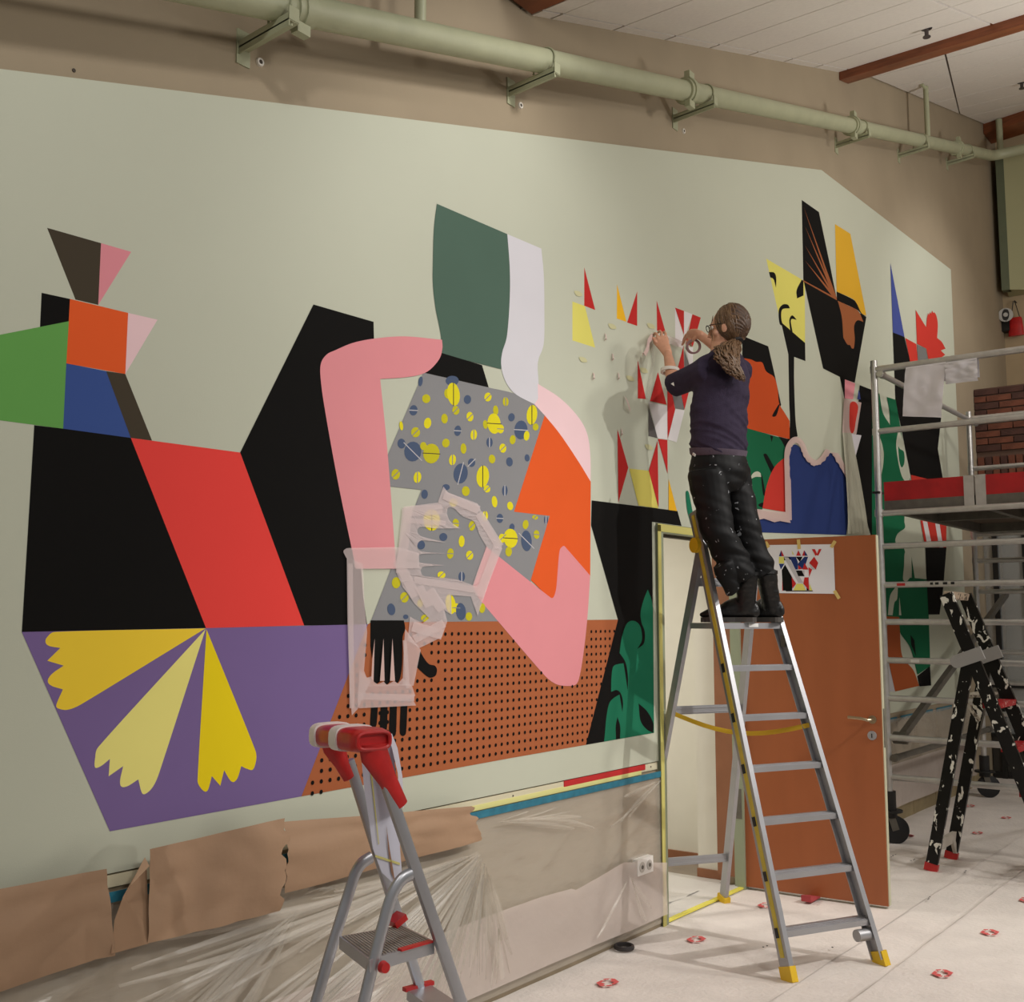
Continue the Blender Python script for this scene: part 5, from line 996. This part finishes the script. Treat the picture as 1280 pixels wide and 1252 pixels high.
# skeleton points
hipL, hipR = q(884, 596, 5.72), q(914, 592, 5.83)
kneL, kneR = q(898, 668, 5.66), q(932, 664, 5.76)
ankL, ankR = q(933, 732, 5.70), q(957.5, 729, 5.75)
shL, shR = q(880, 464, 5.70), q(926, 458, 5.90)
elL, wrL = q(843, 482, 5.90), q(834.5, 442, 6.04)
elR, wrR = q(914, 446, 6.20), q(874, 418, 6.28)
neck = q(902, 444, 5.83); headc = q(911, 410, 5.83)
# ---- body: one continuous skin surface
bm_ = MB()
bm_.loft([q(899, 596, 5.79), q(899, 560, 5.79), q(900, 520, 5.78), q(902, 480, 5.79), q(903, 458, 5.81), q(902, 448, 5.83)], [(.15, .11), (.13, .1), (.14, .105), (.13, .09), (.08, .06), (.055, .055)], side=SA, n=20, round_=True)
bm_.loft([q(902, 452, 5.83), q(901, 440, 5.84), q(904, 426, 5.85)], [.062, .056, .055], n=16, round_=True)
for h, k, a in ((hipL, kneL, ankL), (hipR, kneR, ankR)):
    bm_.loft([h, seg(h, k, .5), k, seg(k, a, .4), seg(k, a, .9)], [.07, .06, .045, .04, .032], n=14, round_=True)
bm_.loft([shL + V((0, 0, -.02)), seg(shL, elL, .5), elL], [.034, .038, .038], n=12, round_=True); bm_.loft([shR + V((0, 0, -.03)), seg(shR, elR, .5), elR], [.034, .038, .038], n=12, round_=True)
bm_.loft([elL, seg(elL, wrL, .35), seg(elL, wrL, .8), wrL], [.038, .036, .027, (.028, .022)], n=14, round_=True)
bm_.loft([elR, seg(elR, wrR, .35), seg(elR, wrR, .8), wrR], [.038, .036, .027, (.027, .022)], n=14, round_=True)
# head in its own frame
Fd = (rt * -.86 + fh * .50 + UP * -.02).normalized(); Ud = (UP - Fd * UP.dot(Fd)).normalized(); Sd = Fd.cross(Ud)   # Sd: her right
def HP(f, s, u): return headc + Fd * f + Sd * s + Ud * u
bm_.ell(HP(-.005, 0, .02), (Sd, Fd, Ud), (.074, .092, .098), 20, 14)
bm_.ell(HP(.035, 0, -.045), (Sd, Fd, Ud), (.056, .058, .066), 16, 12)      # jaw
bm_.ell(HP(.075, 0, -.092), (Sd, Fd, Ud), (.022, .02, .017), 12, 8)       # chin
bm_.ell(HP(.086, 0, .022), (Sd, Fd, Ud), (.045, .012, .014), 12, 8)       # brow
bm_.loft([HP(.086, 0, .012), HP(.102, 0, -.012), HP(.108, 0, -.028), HP(.09, 0, -.036)], [.009, .011, .015, .010], n=10, round_=True)   # nose
bm_.ell(HP(.092, 0, -.054), (Sd, Fd, Ud), (.022, .009, .006), 12, 8); bm_.ell(HP(.091, 0, -.064), (Sd, Fd, Ud), (.02, .009, .007), 12, 8)  # lips
for s_ in (-1, 1):
    bm_.ell(HP(-.002, s_ * .078, -.012), (Sd, Fd, Ud), (.008, .018, .031), 12, 8); bm_.ell(HP(.055, s_ * .042, -.03), (Sd, Fd, Ud), (.025, .02, .022), 12, 8)
# hands
def finger(pts, r): bm_.loft([V(p) for p in pts], [r, r * .98, r * .92, r * .8][:len(pts)], n=9, round_=True)
palmL = [q(834.5, 442, 6.04), q(830.5, 434, 6.07), q(826, 427, 6.10), q(824.5, 422.5, 6.115)]
bm_.loft(palmL, [(.027, .02), (.034, .017), (.042, .016), (.041, .013)], side=(rt * .9 + UP * .35), n=14, round_=True)
finger([q(831, 424, 6.12), q(832.2, 417.5, 6.15), q(830.6, 414.6, 6.18), q(828.6, 416, 6.21)], .0088)
finger([q(827, 422.5, 6.11), q(826.8, 415.6, 6.15), q(824.6, 413.6, 6.18), q(822.6, 415.6, 6.20)], .009)
finger([q(822.6, 423.5, 6.10), q(821, 417.4, 6.14), q(818.8, 416.2, 6.16), q(817.4, 418.6, 6.19)], .0087)
finger([q(819.2, 427, 6.09), q(816.6, 422.3, 6.12), q(814.9, 422, 6.15), q(814.4, 424.8, 6.17)], .0078)
finger([q(833, 434, 6.08), q(834.6, 427, 6.12), q(833.4, 421.6, 6.16)], .0095)
palmR = [q(876, 418.5, 6.27), q(871, 417.2, 6.29), q(866, 418.2, 6.31), q(862.5, 420.5, 6.33)]
bm_.loft(palmR, [(.024, .024), (.031, .019), (.037, .017), (.035, .014)], side=(UP * .8 + rt * -.5), n=14, round_=True)
finger([q(862, 416.3, 6.34), q(857.5, 418.5, 6.37), q(855, 423.5, 6.40), q(853.8, 428, 6.42)], .009)
finger([q(861.6, 420, 6.33), q(857, 423, 6.36), q(854.6, 428, 6.39), q(852.4, 431.2, 6.41)], .009)
finger([q(862.4, 423.5, 6.32), q(859, 427.5, 6.34), q(859.5, 431, 6.36)], .0085)
finger([q(864.4, 426, 6.31), q(862.6, 429.5, 6.33), q(864, 432, 6.345)], .0078)
finger([q(870, 421.5, 6.28), q(866, 425.5, 6.30), q(861, 428, 6.33)], .0092)
bmesh_, _ = to_mesh(bm_, .0042, 3, .5)
obj('body', bmesh_, M_skin, per, smooth=180, fix=False)
E2 = MB()
for s_ in (-1, 1): E2.ell(HP(.079, s_ * .031, .006), (Sd, Fd, Ud), (.012, .012, .011), 14, 10)
obj('eyes', E2, mat('eye_white', (222, 216, 208), .3), per); E3 = MB()
for s_ in (-1, 1): E3.ell(HP(.088, s_ * .031, .006), (Sd, Fd, Ud), (.0055, .004, .0055), 12, 8)
obj('iris', E3, mat('iris_brown', (62, 48, 36), .3), per)
gl = MB()
for s_ in (-1, 1):
    gl.tube([HP(.104, s_ * .033 + .024 * math.cos(t), .004 + .017 * math.sin(t)) for t in [i * math.pi / 8 for i in range(16)]], .0022, n=6, closed=True)
    gl.tube([HP(.104, s_ * .057, .01), HP(.07, s_ * .074, .012), HP(.0, s_ * .082, .008), HP(-.015, s_ * .082, -.008)], .002, n=6)
gl.tube([HP(.105, -.01, .008), HP(.105, .01, .008)], .002, n=6); obj('glasses', gl, M_black, per, label='dark thin framed glasses')
# ---- hair
hb = MB(); hb.ell(HP(-.022, 0, .022), (Sd, Fd, Ud), (.084, .094, .106), 28, 20); hair_body, nn = to_mesh(hb, .006, 2)
cut = MB(); keep = []
hv = []
for v, n_ in zip(hair_body.v, nn):
    a = (v - headc); f_, u_, s_ = a.dot(Fd), a.dot(Ud), a.dot(Sd)
    w = 0.0035 * math.sin(math.atan2(s_, u_ + .05) * 34 + f_ * 30)
    hv.append(v + n_ * w)
idx = {}; fs = []
def hair_ok(v):
    a = v - headc; f_, u_ = a.dot(Fd), a.dot(Ud); return not (f_ > .045 and u_ < .055) and not (f_ > .01 and u_ < -.01) and u_ > -.085
fs = [f for f in hair_body.f if all(hair_ok(hair_body.v[i]) for i in f)]
hair = obj('hair', MB().add(hv, fs), M_hair, per, smooth=180, fix=False, label='brown hair tied low at the back')
tie = q(920.5, 427, 5.785)
st = MB()
for i in range(170):
    az = random.uniform(-1.9, 1.9); el = random.uniform(-.25, 1.45)
    # start on the hairline, run over the skull to the tie
    s0 = V((math.cos(el) * math.sin(az), math.cos(el) * math.cos(az) * .75, math.sin(el)))
    tr_ = tie - HP(-.022, 0, .022); e0 = V((tr_.dot(Sd) / .084, tr_.dot(Fd) / .094, tr_.dot(Ud) / .106)).normalized(); pts = []
    for k in range(9):
        t = k / 8; d = (s0 * math.sin((1 - t) * 1.3 + .01) + e0 * math.sin(t * 1.3 + .01)); d.normalize(); r = 1.03 + .03 * random.uniform(-.5, .6)
        pts.append(HP(-.022, 0, .022) + Sd * d.x * .084 * r + Fd * d.y * .094 * r + Ud * d.z * .106 * r)
    if s0.y > .5 and s0.z < .25: continue
    st.loft(pts, [(.0022, .0035)] * 9, n=5)
for k in range(3):
    a = HP(.06, -.07, .06 - .01 * k); st.tube([a, a + Fd * (.012 + .006 * k) + Ud * -.05, a + Fd * .01 + Ud * -.11 + Sd * .01], .0016, n=5)
obj('hair_strands', st, mat('brown_hair_light', (104, 78, 54), .42, var=.35, vscale=70), hair)
pt = MB(); path = [tie, q(909, 437, 5.66), q(908, 448, 5.60), q(914, 460, 5.60), q(922, 469, 5.60), q(929, 476, 5.61)]
wid = [.034, .080, .078, .060, .038, .012]
def pth(t):
    t = t * (len(path) - 1); i = min(int(t), len(path) - 2); f_ = t - i; f2 = f_ * f_ * (3 - 2 * f_); return seg(path[i], path[i + 1], f_), wid[i] + (wid[i + 1] - wid[i]) * f2
for i in range(150):
    ph = random.uniform(0, 6.28); rr_ = math.sqrt(random.random()); fr = random.uniform(2.5, 4.5); p0 = random.uniform(0, 6.28); end = random.uniform(.55, 1.0); pts = []
    for k in range(18):
        t = k / 17 * end; c, w = pth(t); r = w * rr_
        pts.append(c + SA * r * 1.05 * math.cos(ph) + FA * r * .45 * math.sin(ph) + SA * .012 * math.sin(t * fr * 6.28 + p0) * min(1, t * 5) + UP * (.010 * math.cos(t * fr * 6.28 + p0) + .022 * (1 - rr_ * abs(math.cos(ph))) * max(0, .3 - t)))
    st_r = random.uniform(.0025, .0042); pt.loft(pts, [(st_r, st_r * 1.3)] * 16 + [st_r * .7, st_r * .3], n=5)
obj('ponytail', pt, [mat('brown_hair_light', None)], hair, label='wavy low ponytail', smooth=180, fix=False)
obj('hair_tie', MB().loft([tie + (tie - headc).normalized() * -.012, tie + (tie - headc).normalized() * .01], [.034, .036], n=16), mat('dark_tie', (30, 28, 28), .7), hair)
# ---- clothes
def fold(mesh, nor, fn): return [v + n * fn(v) for v, n in zip(mesh.v, nor)]
sw = MB()
sw.loft([q(897.5, 568, 5.79), q(898, 556, 5.79), q(899, 530, 5.78), q(900, 500, 5.78), q(902, 478, 5.78), q(904, 464, 5.79), q(904, 455, 5.81), q(903, 448, 5.82), q(902, 443, 5.83)],
        [(.158, .135), (.165, .140), (.162, .135), (.168, .130), (.172, .125), (.168, .110), (.14, .095), (.095, .085), (.072, .075)], side=SA, n=28)
sw.loft([q(892, 462, 5.74), shL, seg(shL, elL, .5), elL + (elL - shL).normalized() * .015], [(.085, .07), (.078, .072), (.068, .064), (.062, .056)], n=18)
sw.loft([q(915, 460, 5.87), shR + V((0, 0, -.02)), seg(shR, elR, .5) + V((0, 0, -.015)), elR], [(.08, .07), (.066, .066), (.06, .06), (.055, .055)], n=18)
m_, n_ = to_mesh(sw, .0065, 5, .5)
def sfold(v):
    a = v - headc; sx = a.dot(rt); uz = a.dot(UP); w = noise.noise(V((sx * 3.2 + uz * 2, uz * 13 + sx * 5, a.dot(fh) * 3)))
    w2 = noise.noise(V((sx * 9, uz * 30 - sx * 14, 5)))
    lowf = max(0, min(1, (-.35 - uz) / .2)); return .012 * w + .004 * w2 - .006 * abs(math.sin(uz * 38 + sx * 22 + 6 * w)) * lowf
sweater = obj('sweater', MB().add(fold(m_, n_, sfold), m_.f), M_sweat, per, smooth=180, fix=False, label='dark navy sweater with pushed up sleeves')
hem = MB().loft([q(897.5, 571, 5.79), q(897.6, 569, 5.79), q(898, 562, 5.79)], [(.148, .128), (.157, .136), (.163, .141)], side=SA, n=32, cap=False)
obj('hem_band', hem, mat('faded_hem', (84, 72, 86), .85, bump=.2, bscale=150), sweater, label='paler hem band')
tri = [elL + (CAM - elL).normalized() * .067 + rt * a + UP * b for a, b in ((.012, .012), (.034, -.008), (.018, .002))]
obj('small_tear', MB().add([q(838.5, 479.5, 5.83), q(842, 477.5, 5.82), q(843, 482.5, 5.82), q(840.5, 481, 5.82)], [(0, 1, 2, 3)]), mat('tear_white', (220, 214, 206), .6), sweater, fix=False)
tr = MB()
tr.loft([q(898, 563, 5.79), q(898, 575, 5.79), q(898.5, 590, 5.79), q(899, 604, 5.79), q(900, 616, 5.79)], [(.148, .128), (.156, .138), (.162, .150), (.158, .142), (.13, .11)], side=SA, n=26)
def leg(h, k, a, r, bag):
    tr.loft([h + V((0, 0, .03)), h, seg(h, k, .45), k, seg(k, a, .3), seg(k, a, .6), seg(k, a, .84)], r, side=SA, n=20)
leg(hipL, kneL, ankL, [(.09, .10), (.096, .108), (.089, .096), (.080, .085), (.078, .082), (.080, .086), (.074, .078)], 1)
leg(hipR, kneR, ankR, [(.09, .10), (.095, .105), (.087, .092), (.078, .082), (.074, .076), (.074, .078), (.070, .073)], 1)
tr.loft([q(902, 704, 5.62), q(908, 718, 5.63), q(917, 741, 5.645)], [(.052, .05), (.052, .05), (.036, .034)], side=SA, n=14)
m_, n_ = to_mesh(tr, .0065, 4, .5)
def tfold(v):
    a = v - headc; sx = a.dot(rt); uz = a.dot(UP); dz = a.dot(fh)
    hor = noise.noise(V((sx * 4, uz * 22 + sx * 7, dz * 3))); dia = noise.noise(V((sx * 7 + uz * 6, uz * 9, 4 + dz * 3)))
    low = max(0, min(1, (-1.05 - uz) / .2)); return .008 * hor + .007 * dia + .004 * low * math.sin(uz * 55 + sx * 25 + 6 * dia)
trousers = obj('trousers', MB().add(fold(m_, n_, tfold), m_.f), M_trous, per, smooth=180, fix=False, label='baggy black work trousers with paint marks')
obj('belt_tag', MB().beam(q(866, 567, 5.62), q(869, 569, 5.6), UP, .012, .004), mat('tag_white', (210, 208, 200), .6), trousers)
# ---- boots
def boot(ank, toe_px, heel_px, lab, shaft_top):
    """sole from heel to toe on the platform"""
    z0 = 1.618; heel = PL(heel_px[0], heel_px[1], ank, fw); dirn = (rt * -.93 + fh * .36).normalized() if lab == 'L' else (rt * -.70 + fh * .71).normalized(); sd = dirn.cross(UP)
    hx0 = V((heel.x, heel.y, z0)); m = MB(); L = .285
    # sole outline
    out = []
    for t, w in ((0, .026), (.04, .036), (.15, .039), (.35, .035), (.55, .045), (.72, .049), (.87, .040), (.96, .024), (1, .008)): out.append((t, w))
    pts = [hx0 + dirn * L * t + sd * w for t, w in out] + [hx0 + dirn * L * t - sd * w for t, w in reversed(out)]
    sole = MB().flat([pts], thick=(0, 0, .026))
    for t in [i / 14 for i in range(1, 14)]:
        w = .036 if t < .45 else .046
        if abs(t - .42) > .05: sole.beam(hx0 + dirn * L * t + sd * w * .98 + V((0, 0, .006)), hx0 + dirn * L * t - sd * w * .98 + V((0, 0, .006)), dirn, .009, .012)
    u = MB(); c = lambda t, z: hx0 + dirn * L * t + V((0, 0, z))
    u.loft([c(.0, .075), c(.05, .07), c(.2, .07), c(.35, .075), c(.5, .065), c(.68, .052), (c(.85, .045)), c(.97, .038)], [(.018, .045), (.034, .05), (.041, .052), (.04, .055), (.042, .045), (.045, .033), (.038, .026), (.018, .016)], side=sd, n=18, round_=True)
    a0 = c(.18, .06); top = shaft_top
    u.loft([a0, seg(a0, top, .3), seg(a0, top, .6), seg(a0, top, .85), top], [(.042, .052), (.043, .05), (.047, .052), (.052, .056), (.054, .058)], side=sd, n=18)
    m_, n_ = to_mesh(u, .0055, 4, .5)
    bo_ = obj('boot', MB().add([v + n * (.003 * noise.noise(v * 22) + .002 * noise.noise(V((v.x * 12, v.y * 12, v.z * 60)))) for v, n in zip(m_.v, n_)], m_.f), M_boot, per, smooth=180, fix=False, label='black leather work boot')
    obj('sole', sole, M_sole, bo_, smooth=0)
    obj('boot_collar', MB().loft([top + V((0, 0, -.014)), top + V((0, 0, .004))], [(.057, .061), (.057, .061)], side=sd, n=20), M_boot, bo_)
boot(q(930, 745, 5.70), None, (945, 772), 'L', q(933.5, 716, 5.70))
boot(q(958, 742, 5.75), None, (976, 769), 'R', q(957.5, 714, 5.75))
# bracelets on the wrist, tape roll in the hand
c = seg(elL, wrL, .62); ax = (wrL - elL).normalized(); s1 = ax.cross(fh).normalized(); s2 = ax.cross(s1)
rp = lambda r, o=0.0: [c + ax * o + s1 * r * math.cos(t) + s2 * r * math.sin(t) for t in [i * math.pi / 12 for i in range(24)]]
c = q(837.3, 462, 5.96)
def tape_roll(cc, nrm, R, w, m1, lab, name='tape_roll'):
    nrm = nrm.normalized(); a = nrm.cross(UP).normalized(); b = nrm.cross(a); vs = []; prof = [(R, -w), (R, w), (R - .010, w), (R - .010, -w)]
    N = 36
    for i in range(N):
        t = 2 * math.pi * i / N
        for r, o in prof: vs.append(cc + a * r * math.cos(t) + b * r * math.sin(t) + nrm * o)
    fs = [(i * 4 + k, i * 4 + (k + 1) % 4, ((i + 1) % N) * 4 + (k + 1) % 4, ((i + 1) % N) * 4 + k) for i in range(N) for k in range(4)]
    return obj(name, MB().add(vs, fs), m1, label=lab, cat='tape', smooth=40)
tape_roll(q(837.5, 463.5, 5.965), ax + UP * .3 + rt * .1 + fw * -.45, .052, .009, mat('white_roll', (226, 218, 208), .5), 'roll of white tape worn like a bracelet on the left forearm')
tape_roll(q(866.8, 433, 6.31), (CAM - headc).normalized() + rt * .3 + UP * .1, .043, .012, mat('brown_pink_roll', (142, 104, 106), .45), 'roll of pinkish brown tape held in the right hand')
# tape being applied and loose ends
ta_ = MB()
def wstrip(pts, w, m, label, off=.03, cat='tape', name='tape_strip'):
    P = [W(x, y, o) for x, y, o in pts]; L = []
    for i, p in enumerate(P):
        d = (P[min(i + 1, len(P) - 1)] - P[max(i - 1, 0)]).normalized(); n = d.cross(V((0, 1, 0))).normalized() * w / 2; L += [p + n, p - n]
    return obj(name, MB().add(L, [(2 * i, 2 * i + 1, 2 * i + 3, 2 * i + 2) for i in range(len(P) - 1)]), m, label=label, cat=cat, smooth=60, fix=False)
wstrip([(824, 421, .03), (838, 425, .03), (853, 431, .035)], .045, M_pinktape, 'translucent tape strip stretched between the two hands')
wstrip([(816, 419, .03), (811, 426, .07), (809.5, 436, .05), (806, 443, .06), (803, 444, .03)], .03, M_pinktape2, 'loose curled tape end dangling left of the hand')
wstrip([(813, 424, .02), (815, 440, .02), (816, 455, .02), (812, 475, .018), (808, 498, .018)], .03, mat('grey_clear_tape', (200, 198, 186), .3, alpha=.3), 'long clear tape strip hanging down the wall below the hand')
wstrip([(781, 495, .02), (784, 501, .05), (788, 513, .025)], .016, M_pinktape2, 'small curled scrap of tape on the wall left of the red shapes')
for p in ((757, 421), (766, 446), (773, 470), (742, 470), (777, 540)): wstrip([(p[0], p[1] - 4, .015), (p[0] + 1, p[1] + 2, .03), (p[0] - 1, p[1] + 4, .016)], .014, M_pinktape2, {757: 'tiny tape scrap on the wall, topmost below the yellow shape', 766: 'tiny tape scrap on the bare wall, second from the top', 773: 'tiny tape scrap on the bare wall above the curled one', 742: 'tiny tape scrap low left on the bare wall', 777: 'tiny tape scrap beside the tall red diamond'}[p[0]], name='tape_scrap')
